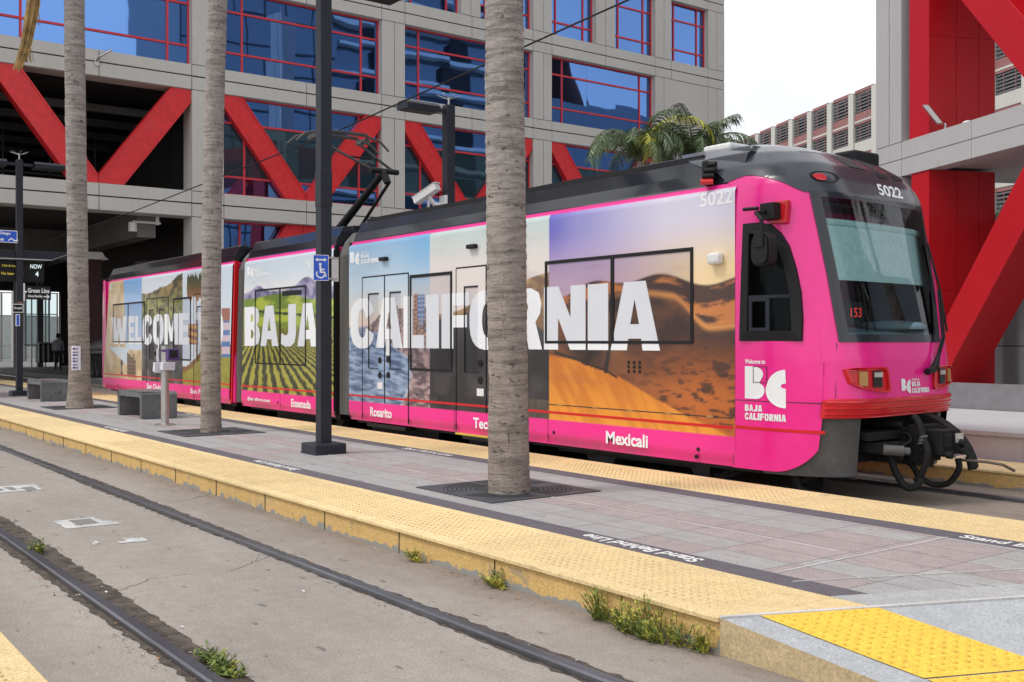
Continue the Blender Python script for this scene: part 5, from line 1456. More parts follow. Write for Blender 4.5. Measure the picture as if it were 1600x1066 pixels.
mb = MB(); mb.tube([(-5.7, YC + .2, .42), (-5.45, YC + .24, .42), (-5.32, YC + .3, .40), (-5.26, YC + .40, .34)], .014, 8); mb.build('release_handle', mat('rusty_steel', (.12, .095, .08), .6, .3), c)
mb = MB(); mb.tube([(-6.75, YC - 1.0, .3), (-6.7, YC - .98, .14), (-6.62, YC - .9, .1)], .05, 10); mb.box(-6.8, -6.55, YC - .8, YC - .72, .1, .62); mb.build('obstacle_bracket', M['black'], tram)
for (z0, z1) in ((1.04, 1.56),):
    mb = MB()
    A = Vector(ndy(-1.06, z0, .0015)); B = Vector(ndy(-1.03, z1, .0015)); mb.tube([A, (A + B) / 2, B], .0035, 4); mb.build('panel_joint', M['joint'], tram)
# wiper
mb = MB()
pv = ndy(.42, 1.30, .05); el = ndy(.66, 1.62, .07); tp = ndy(.80, 2.12, .06)
for o in (-.02, .02): mb.tube([tuple(Vector(pv) + Vector((0, o, 0))), tuple(Vector(el) + Vector((0, o, 0))), tuple(Vector(tp) + Vector((0, o, 0)))], .011, 6)
mb.tube([pv, tuple(Vector(pv) * .55 + Vector(el) * .45)], [.045, .018], 8)
mb.tube([ndy(.26, 1.27, .05), pv], .035, 10)
mb.tube([ndy(.93, 1.68, .035), ndy(.86, 2.14, .05), ndy(.80, 2.62, .035)], .012, 6)
mb.build('wiper', M['black'], tram)
# mirror on the cab side
mb = MB(); mb.obox(nsx(-6.83, 2.72, .0), (.2, 0, 0), (0, .06, 0), (.02, 0, .22)); mb.build('mirror_mount', M['redplastic'], tram, bevel=.01)
mb = MB(); b = Vector(nsx(-6.80, 2.84, .06))
mb.obox(tuple(b + Vector((-.06, -.06, -.08))), (.17, 0, 0), (0, .12, 0), (0, 0, .16))
mb.tube([tuple(b + Vector((0, -.06, 0))), tuple(b + Vector((-.03, -.15, -.02))), (-6.72, YS - .19, 2.74), (-6.72, YS - .19, 2.58)], .022, 8)
mb.tube([tuple(b + Vector((-.04, -.1, .03))), tuple(b + Vector((-.2, -.14, .03)))], .02, 6)
mr = mb.build('side_mirror', M['black'], tram, bevel=.008)
mb = MB(); k = Vector((-6.70, YS - .2, 2.45)); prof = sup(0, 345, .112, .155, 22, 3.4, 0, 0)
mb.prism([prof], lambda x, y, d: (k.x + x * (1.0), k.y - d, k.z + y), .03)
mb.prism([[(x * .86, y * .88) for x, y in prof]], lambda x, y, d: (k.x + x, k.y - .03 - d, k.z + y), .025)
mb.prism([prof], lambda x, y, d: (k.x + x, k.y + .08 - d, k.z + y), .08)
mb.box(k.x - .05, k.x + .06, k.y - .07, k.y - .055, k.z + .02, k.z + .17)
mb.build('mirror_shell', M['black'], mr, bevel=.01)
# pantograph on the middle section
pgr = MB()
ba = Vector((-18.6, YC, 3.6)); elb = Vector((-16.6, YC, 4.62)); hd = Vector((-18.35, YC, 5.42))
pgr.tube([ba, elb], [.085, .06], 12); pgr.tube([(-17.75, YC + .05, 3.6), (-16.5, YC + .05, 4.42), (-16.55, YC, 4.6)], .03, 8)
pgr.tube([(-16.6, YC - .28, 4.62), (-16.6, YC + .28, 4.62)], .05, 10); pgr.tube([(-16.6, YC - .05, 4.62), (-16.5, YC, 4.4)], .06, 8)
for s in (-1, 1):
    pgr.tube([(-16.65, YC + s * .22, 4.64), (-17.6, YC + s * .34, 5.06), (-18.3, YC + s * .42, 5.40)], .026, 8)
pgr.tube([(-17.4, YC - .31, 4.97), (-17.4, YC + .31, 4.97)], .02, 6); pgr.tube([(-16.9, YC - .24, 4.76), (-17.5, YC + .32, 5.0)], .014, 6)
po = pgr.build('pantograph', M['black'], tram)
mb = MB()
for dx in (-.2, .2):
    mb.tube([(hd.x + dx, YC - .98, 5.30), (hd.x + dx, YC - .8, 5.46), (hd.x + dx, YC - .5, 5.545), (hd.x + dx, YC + .5, 5.545), (hd.x + dx, YC + .8, 5.46), (hd.x + dx, YC + .98, 5.30)], .022, 8)
    mb.box(hd.x + dx - .03, hd.x + dx + .03, YC - .5, YC + .5, 5.55, 5.585)
for s in (-1, 1): mb.tube([(hd.x - .2, YC + s * .5, 5.5), (hd.x, YC + s * .45, 5.4), (hd.x + .2, YC + s * .5, 5.5)], .03, 8); mb.box(hd.x - .2, hd.x + .2, YC + s * .52 - .05, YC + s * .52 + .05, 5.42, 5.5)
mb.build('collector_head', M['grey_skirt'], po)
mb = MB(); mb.box(-19.0, -16.3, YC - .5, YC + .5, 3.5, 3.62); mb.build('pantograph_base', M['black'], po)
# rear cab end, simple rounded nose under the building
mb = MB(); mb.grid(lambda i, z: (-29.2 - (1.0 + .25 * (.9 - abs(z - 1.3) * .4)) * math.sin(math.pi * i / 24) ** .6 * .9 + (.0), YC - 1.32 * math.cos(math.pi * i / 24), z), list(range(25)), [.35, .8, 1.4, 2.2, 3.0, 3.2])
mb.build('rear_nose', M['pink'], tram, smooth=True)

# ================================================================ PALMS ON THE PLATFORM
def trunk(x, y, h, r0, r1, flare, lean, seed, name_label, nseg=44, dz=.03):
    t = root('palm_tree', name_label, 'palm tree', (x, y, PZ), 'palms on the platform')
    mb = MB(); n = int(h / dz); nn = np.random.RandomState(seed)
    ph = nn.rand(4) * 6
    zs = np.arange(n + 1) * dz
    ang = np.arange(nseg) * 2 * math.pi / nseg
    Z, A = np.meshgrid(zs, ang, indexing='ij')
    rad = r1 + (r0 - r1) * np.exp(-Z / 2.5) + flare * np.exp(-Z / .35)
    ringh = .09 + .03 * math.sin(seed)
    wob = Z + .035 * np.sin(A + ph[0]) + .02 * np.sin(2 * A + ph[1]) + .05 * (fbm(Z * .7, A * 0, seed) - .5)
    fr = (wob / ringh) % 1
    up = sst(.6, 2.2, Z) * .75 + .25
    rad = rad + up * (.0075 * (1 - fr) ** 2 - .003) * (.4 + 1.2 * vn(np.floor(wob / ringh) * 1.7, np.cos(A) * 2 + 5, seed + 2))
    rad = rad + .014 * (fbm(np.cos(A) * 1.6 + 7, Z * 1.5 + np.sin(A), seed + 3) - .5) + .016 * (fbm(np.cos(A) * 5 + 9, np.sin(A) * 5 + Z * 8, seed + 5) - .5)
    cx = lean[0] * Z + .05 * np.sin(Z * .45 + ph[2]); cy = lean[1] * Z + .04 * np.sin(Z * .38 + ph[3])
    c0x = .05 * math.sin(ph[2]); c0y = .04 * math.sin(ph[3])
    V = np.stack([x + cx - c0x + rad * np.cos(A), y + cy - c0y + rad * np.sin(A), PZ - .05 + Z], -1)
    mb.v = V.reshape(-1, 3).tolist()
    for i in range(n):
        for k in range(nseg):
            a = i * nseg + k; b = i * nseg + (k + 1) % nseg
            mb.f.append((a, b, b + nseg, a + nseg)); mb.m.append(0)
    mb.build('trunk', M['bark'], t, smooth=True)
    return t, (x + cx[-1, 0] - c0x, y + cy[-1, 0] - c0y, PZ + h)

def frond_pts(base, az, rise, length, droop, n=14):
    out = []; p = Vector(base); el = rise
    for i in range(n + 1):
        out.append(p.copy()); st = length / n
        d = Vector((math.cos(az) * math.cos(el), math.sin(az) * math.cos(el), math.sin(el))); p = p + d * st; el -= droop / n * (1 + .8 * i / n)
    return out
def frond(mb, base, az, rise, length, droop, leaf=.55, rnd=random, dens=3, wid=.022, hang=.5):
    P = frond_pts(base, az, rise, length, droop)
    mb.tube(P, [.02 * (1 - .8 * i / len(P)) + .004 for i in range(len(P))], 5)
    sidev = Vector((-math.sin(az), math.cos(az), 0))
    for i in range(1, len(P) - 1):
        d = (P[i + 1] - P[i - 1]).normalized(); up = sidev.cross(d)
        k = i / len(P); L = leaf * (math.sin(min(1, k * 1.25 + .15) * math.pi * .85) * .8 + .25)
        for j in range(dens):
            b = P[i] + (P[i + 1] - P[i]) * (j / dens)
            for s in (-1, 1):
                dirv = (sidev * s * rnd.uniform(.7, 1) + d * rnd.uniform(.35, .8) + up * rnd.uniform(-.1, .35)).normalized()
                l = L * rnd.uniform(.75, 1.1); w = wid * rnd.uniform(.7, 1.2)
                m1 = b + dirv * l * .5 + Vector((0, 0, -hang * l * .15)); e = b + dirv * l * .85 + Vector((0, 0, -hang * l * .75)); sv = d * w
                mb.face([b - sv * .6, b + sv * .6, m1 + sv, m1 - sv]); mb.face([m1 - sv, m1 + sv, e])
def crown_on(t, top, seed, nf=16, length=2.4):
    rnd = random.Random(seed); mb = MB()
    for i in range(nf): frond(mb, top, i * 2.4 + rnd.uniform(-.2, .2), rnd.uniform(.1, 1.25), length * rnd.uniform(.85, 1.1), rnd.uniform(1.3, 2.1), rnd=rnd, leaf=.5)
    mb.build('crown', M['leaf'], t)

t1, top = trunk(-7.83, 5.78, 9.5, .185, .178, .012, (.010, .003), 3, 'thick grey palm trunk in the round grate nearest the camera', 56, .022); crown_on(t1, top, 1)
t2, top = trunk(-15.75, 5.96, 10.2, .148, .145, .012, (.006, .006), 11, 'palm trunk between the concrete bench and the dark sign pole'); crown_on(t2, top, 2)
t3, top = trunk(-23.1, 5.93, 11.0, .205, .20, .09, (.0, -.006), 23, 'palm trunk with flared base and a purple sticker'); crown_on(t3, top, 3)
mb = MB()                                                    # dead frond hanging down the far palm
rnd = random.Random(5)
for k in range(70):
    o = Vector((rnd.uniform(-.05, .05), rnd.uniform(-.05, .05), 0)); L = rnd.uniform(.6, 1.0); s = rnd.uniform(.2, .9)
    P = [Vector((-23.3, 5.25, 10.4)) + o, Vector((-23.4, 5.15, 9.4)) + o * 2, Vector((-23.45, 5.1, 8.5)) + o * (2.2), Vector((-23.5, 4.98, 7.7)) + o * 1.8, Vector((-23.55, 4.8, 7.05)) + o * 1.6]
    m = 2 + int(L * 3)
    mb.tube(P[:m] + [P[m - 1] + (P[min(m, 4)] - P[m - 1]) * s] if m < 5 else P, .012, 4, cap=False)
    if rnd.random() < .5:
        q = P[rnd.choice((2, 3))]; mb.tube([q, q + Vector((rnd.uniform(-.12, .12), rnd.uniform(-.12, .12), -.35))], .008, 3, cap=False)
mb.tube([(top[0], top[1], top[2]), (-23.25, 5.4, 11.2), (-23.3, 5.25, 10.4)], .03, 6)
mb.build('dead_frond', M['leaf_dry'], t3)
mb = MB()
c = Vector((-23.1, 5.93, 0)); 
def cyl(a, z, r): return (c.x + r * math.cos(a), c.y + r * math.sin(a), z)
mb.grid(lambda a, z: cyl(a, z, .232), [R(-58) + R(48) * i / 8 for i in range(9)], [.98, 1.48]); st = mb.build('sticker', M['lilac'], t3)
mb = MB()
for i in range(7):
    z0 = 1.01 + i * .065
    for (a0, a1) in ((-50, -34), (-30, -24)):
        mb.grid(lambda a, z: cyl(a, z, .236), [R(a0), R((a0 + a1) / 2), R(a1)], [z0, z0 + .04 - .012 * (i % 2)])
mb.build('sticker_print', M['purple'], st)

# street palms beyond the platform end, seen mirrored in the windshield and the glossy nose
for i, (px, py, ph) in enumerate(((3.0, 21.5, 9), (6.5, 27, 10), (9.5, 24, 9), (1.5, 29, 11), (13, 33, 10))):
    tq = root('street_palm', 'tall street palm past the platform end, mirrored in the windshield', 'palm tree', (px, py, 0), 'street palms mirrored in the windshield')
    mb = MB(); mb.tube([(px, py, 0), (px + .1, py, ph * .5), (px, py + .1, ph)], [.24, .2, .17], 14); mb.build('trunk', M['bark'], tq)
    crown_on(tq, (px, py + .1, ph), 30 + i, 14, 2.3)

# tree grates
def grate(x, y, label, w=.62):
    t = root('tree_grate', label, 'tree grate', (x, y, PZ), 'iron tree grates')
    mb = MB()
    hole = [(x + .31 * math.cos(R(a)), y + .31 * math.sin(R(a))) for a in range(0, 360, 12)]
    ro = .60
    mb.prism([rect(x - w, x + w, y - w, y + w), [(x + ro * math.cos(R(a)), y + ro * math.sin(R(a))) for a in range(0, 360, 10)]], lambda u, v, d: (u, v, PZ + d), .008)
    for r in [.31 + .0425 * i for i in range(7)]:
        for k in range(36):
            a, b = R(k * 10), R(k * 10 + 10)
            mb.face([(x + q * math.cos(g), y + q * math.sin(g), PZ + .007) for q, g in ((r, a), (r + .026, a), (r + .026, b), (r, b))])
    for k in range(4):
        a = k * math.pi / 2
        mb.beam((x + .3 * math.cos(a), y + .3 * math.sin(a), PZ + .004), (x + .61 * math.cos(a), y + .61 * math.sin(a), PZ + .004), .2 if k in (1, 3) else .06, .009)
    mb.build('frame', M['grate'], t)
    mb = MB(); mb.prism([[(x + .6 * math.cos(R(a)), y + .6 * math.sin(R(a))) for a in range(0, 360, 15)]], lambda u, v, d: (u, v, PZ + .001 + d), .002)
    mb.build('shaded_soil', M['joint'], t)  # soil in near-black: the darkness of the open hole painted in
grate(-8.0, 5.88, 'square iron grate with round hole around the nearest palm trunk')
grate(-15.75, 5.96, 'square iron grate around the palm beside the sign pole')
grate(-23.3, 5.95, 'square iron grate around the palm with the flared base')

# ================================================================ LAMP POSTS
def lamp(x, y, z0, label, heads=(1, -1), h=6.0, w=.15, ped=True):
    t = root('street_lamp', label, 'street lamp', (x, y, z0), 'dark square platform lamps')
    mb = MB()
    mb.box(x - w / 2, x + w / 2, y - w / 2, y + w / 2, z0 + .1, z0 + h)
    mb.box(x - w / 2 - .006, x + w / 2 + .006, y - w / 2 - .006, y + w / 2 + .006, z0 + 3.05, z0 + 3.5)
    mb.build('pole', M['pole'], t, bevel=.008)
    if ped:
        mb = MB(); s = .22; mb.prism([rect(x - s, x + s, y - s, y + s)], lambda u, v, d: (u, v, z0 + d), .02)
        mb.obox((x - .21, y - .21, z0 + .0), (.42, 0, 0), (0, .42, 0), (0, 0, .13)); mb.build('base', M['pole'], t, bevel=.02)
    for s in heads:
        mb = MB(); mb.beam((x, y + s * w / 2, z0 + h - .12), (x, y + s * .32, z0 + h - .12), .07, .07)
        mb.prism([[(-.2, 0), (.2, 0), (.215, .1), (.13, .165), (-.13, .165), (-.215, .1)]], lambda a, b, d: (x + a, y + s * (.32 + d), z0 + h - .20 + b), .74)
        hd = mb.build('lamp_head', M['pole'], t)
        mb = MB(); mb.box(x - .15, x + .15, min(y + s * .42, y + s * 1.0), max(y + s * .42, y + s * 1.0), z0 + h - .209, z0 + h - .202); mb.build('diffuser', M['black'], hd)
    mb = MB(); mb.tube([(x, y, z0 + h), (x, y, z0 + h + .16)], .02, 6)
    for a in range(0, 360, 60): mb.tube([(x, y, z0 + h + .12), (x + .22 * math.cos(R(a)), y + .22 * math.sin(R(a)), z0 + h + .2)], .006, 4)
    mb.build('bird_spike', M['steel'], t)
    return t
l1 = lamp(-11.95, 5.96, PZ, 'dark square lamp post carrying the blue wheelchair sign, nearest the camera')
l2 = lamp(-17.6, 11.5, PZ, 'dark lamp post behind the tram with white camera on it', heads=(-1,), h=6.05, w=.19)
l3 = lamp(-29.1, 6.0, PZ, 'dark twin-headed lamp post at far left above the departure board')

# CCTV camera on the second lamp
cc = root('security_camera', 'white security camera housing fixed to the lamp post behind the tram', 'camera', (-17.7, 11.4, 4.4))
mb = MB(); a = Vector((-18.15, 11.08, 4.37)); b = Vector((-17.62, 11.25, 4.62))
mb.beam(a, b, .17, .14); mb.beam(a - (b - a) * .08 + Vector((0, 0, .085)), b + Vector((0, 0, .08)), .19, .02); mb.build('housing', M['whitep'], cc, bevel=.03)
mb = MB(); mb.tube([(-17.85, 11.18, 4.45), (-17.82, 11.3, 4.3), (-17.66, 11.42, 4.25)], .045, 8); mb.tube([(-17.85, 11.2, 4.42), (-17.88, 11.2, 4.18), (-17.75, 11.36, 4.16)], .03, 8); mb.box(-17.72, -17.5, 11.36, 11.41, 4.1, 4.45); mb.build('bracket', M['whitep'], cc)
mb = MB(); mb.tube([tuple(a - (b - a) * .004), tuple(a + (b - a) * .05)], .055, 12); mb.build('lens', M['black'], cc)

# wheelchair sign on the first lamp
def sign_face(t, name, org, ax, w, h, m, th=.004, nrm=None):
    mb = MB(); ax = Vector(ax).normalized(); nr = nrm or ax.cross(Vector((0, 0, 1)))
    mb.obox(org, ax * w, Vector((0, 0, h)), -nr * th); return mb.build(name, m, t), ax, nr
ws_ = root('wheelchair_sign', 'blue sign with white wheelchair and double arrow on the lamp post', 'sign', (-11.84, 5.8, 2.45))
O = Vector((-11.84, 5.765, 2.32)); AX = Vector((.45, .89, 0)).normalized(); AX = Vector((.25, .97, 0)).normalized(); NR = AX.cross(Vector((0, 0, 1)))
mb = MB(); mb.obox(O, AX * .19, Vector((0, 0, .315)), -NR * .004); mb.build('border', M['white'], ws_)
mb = MB(); mb.obox(O + AX * .006 + Vector((0, 0, .006)) + NR * .001, AX * .178, Vector((0, 0, .303)), -NR * .003); sb_ = mb.build('face', M['sign_blue'], ws_)
fn = lambda x, y, d=0: tuple(O + AX * x + Vector((0, 0, y)) + NR * (.0015 + d))
mb = MB()
mb.prism([[(.025, .255), (.055, .28), (.055, .264), (.135, .264), (.135, .28), (.165, .255), (.135, .23), (.135, .246), (.055, .246), (.055, .23)]], fn, .001)
mb.prism([[(.09 + .058 * math.cos(R(a)), .085 + .058 * math.sin(R(a))) for a in range(150, 376, 12)] + [(.09 + .042 * math.cos(R(a)), .085 + .042 * math.sin(R(a))) for a in range(366, 149, -12)]], fn, .001)
mb.prism([[(.085 + .018 * math.cos(R(a)), .2 + .018 * math.sin(R(a))) for a in range(0, 360, 30)]], fn, .001)
mb.prism([[(.075, .18), (.097, .18), (.1, .145), (.14, .145), (.14, .128), (.105, .128), (.103, .112), (.145, .112), (.165, .05), (.148, .045), (.13, .094), (.08, .094)]], fn, .001)
mb.build('symbol', M['white'], sb_)
mb = MB(); O2 = O + AX * .2 + Vector((-.12, 0, .0)); mb.obox(O2, AX * .17, Vector((0, 0, .30)), -NR * .004); mb.build('back_plate', M['steel'], ws_)
mb = MB(); mb.beam(O + Vector((0, .02, .29)) - NR * .006, O2 + AX * .17 + Vector((0, 0, .29)), .012, .02); mb.beam(O + Vector((0, .02, .03)) - NR * .006, O2 + AX * .17 + Vector((0, 0, .03)), .012, .02); mb.build('bracket', M['steel'], ws_)

# ================================================================ BENCHES
def bench(x, y, label):
    t = root('concrete_bench', label, 'bench', (x, y, PZ), 'dark concrete platform benches')
    mb = MB()
    prof = [(-1.45, 0), (-1.45, .42), (-1.40, .48), (-.05, .48), (0, .43), (0, 0), (-.13, 0), (-.13, .36), (-.17, .385), (-1.29, .385), (-1.33, .36), (-1.33, 0)]
    mb.prism([prof], lambda u, v, d: (x + u, y + .62 - d, PZ + v), .62)
    mb.build('bench_body', M['bench'], t, bevel=.015)
    mb = MB(); mb.box(x - .95, x - .55, y + .12, y + .5, PZ + .481, PZ + .484); mb.build('seat_inlay', M['garage_red'], t)
    return t
bench(-19.0, 5.94, 'dark concrete bench behind the steel card reader post')
bench(-25.9, 5.82, 'dark concrete bench left of the palm with the sticker, furthest back')

# card reader post
v = root('card_reader', 'round steel post with white and purple card reader beside the bench', 'card reader', (-17.5, 5.84, PZ))
mb = MB(); mb.tube([(-17.5, 5.84, PZ), (-17.5, 5.84, 1.5)], .064, 24); mb.lathe((-17.5, 5.84, PZ), [(.17, 0), (.17, .015), (.15, .02)], 24); mb.build('post', M['steel'], v)
mb = MB()
mb.prism([[(-.03, 0), (.14, 0), (.16, .13), (.02, .13)]], lambda a, b, d: (-17.5 + .06 + a * .9, 5.94 - d, 1.10 + b), .2)
mb.prism([[(-.14, -.02), (.0, -.05), (.0, .13), (-.10, .13)]], lambda a, b, d: (-17.5 - .02 + a * .9, 5.78 - d, 1.10 + b), .1)
rdh = mb.build('reader_hood', M['lilac'], v, bevel=.01)
mb = MB(); mb.box(-17.44, -17.33, 5.83, 6.02, 1.26, 1.45); hs = mb.build('reader_screen', M['purple'], v, bevel=.015)
mb = MB(); mb.box(-17.33, -17.327, 5.86, 5.99, 1.30, 1.43); mb.build('glass', M['blackgloss'], hs)
mb = MB(); mb.box(-17.62, -17.58, 5.74, 5.77, 1.24, 1.46); mb.build('side_label', M['lilac'], v)
mb = MB(); mb.tube([(-17.5, 5.84, 1.40), (-17.5, 5.84, 1.44)], .0665, 24); mb.build('purple_band', M['purple'], v)
mb = MB()
for k in range(4): mb.box(-17.32, -17.318, 5.80 + k * .04, 5.825 + k * .04, 1.13, 1.2)
mb.build('hood_print', M['purple'], v)

# ================================================================ STATION FURNITURE AT FAR LEFT
dbd = root('departure_board', 'black departure board with glowing lines under the platform canopy', 'departure board', (-29.3, 5.6, 3.3))
mb = MB(); mb.box(-29.36, -29.2, 3.9, 6.62, 3.10, 3.63); mb.build('housing', M['black'], dbd, bevel=.02)
ff = lambda x, y: (-29.192, x, y)
mb = MB(); text_into(mb, 'NOW', ff, 6.28, 6.56, 3.44, 3.55, .02); text_into(mb, '4', ff, 6.40, 6.48, 3.24, 3.37, .02)
text_into(mb, 'Downtown', ff, 5.15, 5.5, 3.45, 3.52, .02); text_into(mb, 'Inbound', ff, 5.1, 5.4, 3.26, 3.33, .02); mb.build('white_line', M['led_white'], dbd)
mb = MB(); text_into(mb, '12th & Imperial', ff, 5.62, 6.08, 3.45, 3.52, .01); text_into(mb, 'No later trains', ff, 5.6, 6.12, 3.26, 3.33, .01); mb.build('amber_line', M['led_amber'], dbd)
cn = root('platform_canopy', 'dark blue grey canopy edge above the departure board', 'canopy', (-31, 5.5, 3.7))
mb = MB(); mb.prism([[(-29.0, 6.75), (-32.0, 6.75), (-32.0, 3.0), (-29.0, 3.0)]], lambda a, b, d: (a, b, 3.66 + d), .04)
mb.prism([[(-29.15, 7.3), (-31.9, 7.3), (-31.9, 2.8), (-29.15, 2.8)]], lambda a, b, d: (a, b, 3.70 + d), .19)
mb.build('roof', M['pole'], cn, bevel=.015)
mb = MB(); mb.beam((-29.0, 2.8, 3.66), (-29.0, 6.75, 3.66), .02, .02); mb.beam((-29.0, 6.75, 3.66), (-29.14, 7.3, 3.89), .02, .02); mb.build('edge_trim', M['steel'], cn)
mb = MB()
for (x, y) in ((-31.6, 3.2), (-29.4, 3.2)): mb.box(x - .07, x + .07, y - .07, y + .07, PZ, 3.66)
mb.build('post', M['pole'], cn)
def plate(name, label, y0, y1, z0, z1, x, m, border=None, lines=(), extra=None):
    t = root(name, label, 'sign', (x, (y0 + y1) / 2, z0))
    mb = MB(); mb.box(x - .03, x, y0, y1, z0, z1); mb.build('plate', border or m, t)
    b = .018 if border else 0
    mb = MB(); mb.box(x, x + .004, y0 + b, y1 - b, z0 + b, z1 - b); f = mb.build('face', m, t)
    mb = MB()
    for (s, a0, a1, b0, b1) in lines:
        lb = MB(); text_into(lb, s, lambda u, w: (x + .006, u, w), a0, a1, b0, b1, .03); lb.build('lettering', M['white'], t)
    if extra: extra(mb, x + .006)
    if mb.f: mb.build('symbol', M['white'], t)
    return t
def arrow(mb, x):
    mb.prism([[(6.56, 2.735), (6.66, 2.735), (6.62, 2.775), (6.65, 2.775), (6.71, 2.72), (6.65, 2.665), (6.62, 2.665), (6.66, 2.705), (6.56, 2.705)]], lambda a, b, d: (x + d, a, b), .001)
plate('direction_sign', 'black Green Line sign with white arrow on the far lamp post', 6.16, 6.74, 2.64, 2.98, -29.02, M['black'], None, (('Green Line', 6.18, 6.70, 2.81, 2.93), ('Inbound Boarding', 6.19, 6.53, 2.68, 2.76)), arrow)
def swoosh(mb, x): mb.prism([[(5.72, 4.13), (5.8, 4.19), (5.87, 4.13), (5.95, 4.15), (5.96, 4.12), (5.87, 4.09), (5.8, 4.15), (5.73, 4.1)]], lambda a, b, d: (x + d, a, b), .001)
plate('line_sign', 'bright blue San Diego line sign on the far lamp post', 5.25, 5.94, 4.06, 4.37, -29.02, M['sign_blue'], M['white'], (('San Diego', 5.35, 5.78, 4.24, 4.33), ('Line', 5.35, 5.62, 4.1, 4.19)), swoosh)
plate('notice_sign', 'small black notice with white border under the departure board', 5.82, 6.08, 2.30, 2.52, -29.02, M['black'], M['white'], (('Fare paid', 5.86, 6.04, 2.37, 2.45),))
plate('notice_tab', 'small orange notice tab above the black notice', 5.95, 6.08, 2.535, 2.575, -29.02, M['garage_red'])
plate('access_sign', 'narrow blue access sign on the far lamp post', 5.90, 6.0, 1.96, 2.26, -29.02, M['sign_blue'], M['white'])
mb = MB()
bk = root('sign_bracket', 'white metal bracket holding the signs to the far lamp post', 'bracket', (-29.05, 6, 2.5))
mb.box(-29.06, -29.03, 5.93, 5.96, 2.5, 4.4); mb.box(-29.06, -29.03, 6.08, 6.12, 2.6, 3.05)
mb.build('strap', M['whitep'], bk)
# under the building
def bin_(x, y, z, label):
    t = root('litter_bin', label, 'litter bin', (x, y, z))
    mb = MB(); mb.lathe((x, y, z), [(.33, 0), (.36, .1), (.36, .85), (.33, .9)], 20); mb.build('body', M['rubber'], t, smooth=False)
    mb = MB(); mb.lathe((x, y, z), [(.40, .9), (.42, .93), (.42, 1.0), (.38, 1.02)], 20); mb.lathe((x, y, z), [(.38, 1.02), (.34, 1.22), (.2, 1.36), (.03, 1.42)], 20); mb.build('lid', M['grey_skirt'], t, smooth=True)
    mb = MB()
    for a in range(0, 360, 30):
        c_, s_ = math.cos(R(a)), math.sin(R(a)); c2, s2 = math.cos(R(a + 30)), math.sin(R(a + 30)); cm, sm = math.cos(R(a + 15)), math.sin(R(a + 15))
        mb.tube([(x + .37 * c_, y + .37 * s_, z + .08), (x + .37 * cm, y + .37 * sm, z + .8), (x + .37 * c2, y + .37 * s2, z + .08)], .012, 4)
    mb.build('wire_frame', M['grey_skirt'], t)
bin_(-41.6, 11.4, PZ, 'round black wire litter bin with domed lid behind the rear of the tram')
tk = root('ticket_machine', 'dark ribbed cabinet with pale edges beside the far platform columns', 'cabinet', (-60, 13.6, PZ))
mb = MB(); mb.box(-60.6, -60, 13.3, 14.55, PZ + .25, 1.45); mb.build('body', M['pole'], tk)
mb = MB()
for y in (13.3, 14.5): mb.box(-60, -59.95, y, y + .06, PZ + .25, 1.45)
mb.box(-60, -59.95, 13.3, 14.56, 1.45, 1.52)
for y in (13.5, 13.75, 14.05, 14.3): mb.box(-60, -59.97, y, y + .09, PZ + .3, 1.4)
mb.build('trim', M['steel'], tk)
for (x, y) in ((-59, 12.05), (-60.5, 13.5)):
    t = root('shelter_post', 'slim dark post standing in the underpass near the ticket cabinet', 'post', (x, y, PZ), 'posts in the underpass'); mb = MB(); mb.box(x - .14, x + .14, y - .14, y + .14, PZ, 4.9); mb.build('post_shaft', M['bench'], t)
ks = root('red_kiosk', 'dark red kiosk with white domed cap behind the palm trunk', 'kiosk', (-44.8, 12.0, PZ))
mb = MB(); mb.box(-45.2, -44.6, 11.55, 12.3, PZ, 4.88)
for z in (1.2, 2.2, 3.1, 3.9): mb.box(-44.6, -44.56, 11.55, 12.3, z, z + .1)
mb.build('body', mat('dark_red_lattice', (.045, .008, .01), .6), ks)
mb = MB(); mb.prism([[(-.6, 0), (.6, 0), (.42, .14), (.34, .3), (-.34, .3), (-.42, .14)]], lambda a, b, d: (-45.4 + d, 11.95 + a, 4.88 + b), 1.0); mb.build('cap', M['whitep'], ks, bevel=.03)
gs = root('glass_screen', 'tall pale glass screen in the underpass behind the ticket cabinet', 'glass screen', (-61.2, 13.5, PZ))
mb = MB()
for y in (12.6, 13.2, 13.9, 14.5): mb.box(-61.25, -61.15, y, y + .06, PZ, 4.2)
for z in (1.35, 3.0, 4.15): mb.box(-61.24, -61.16, 12.66, 14.5, z, z + .05)
mb.build('frame', M['steel'], gs)
mb = MB(); mb.box(-61.22, -61.2, 12.62, 14.55, 1.4, 4.15); mb.build('pane', M['clearpane'], gs)
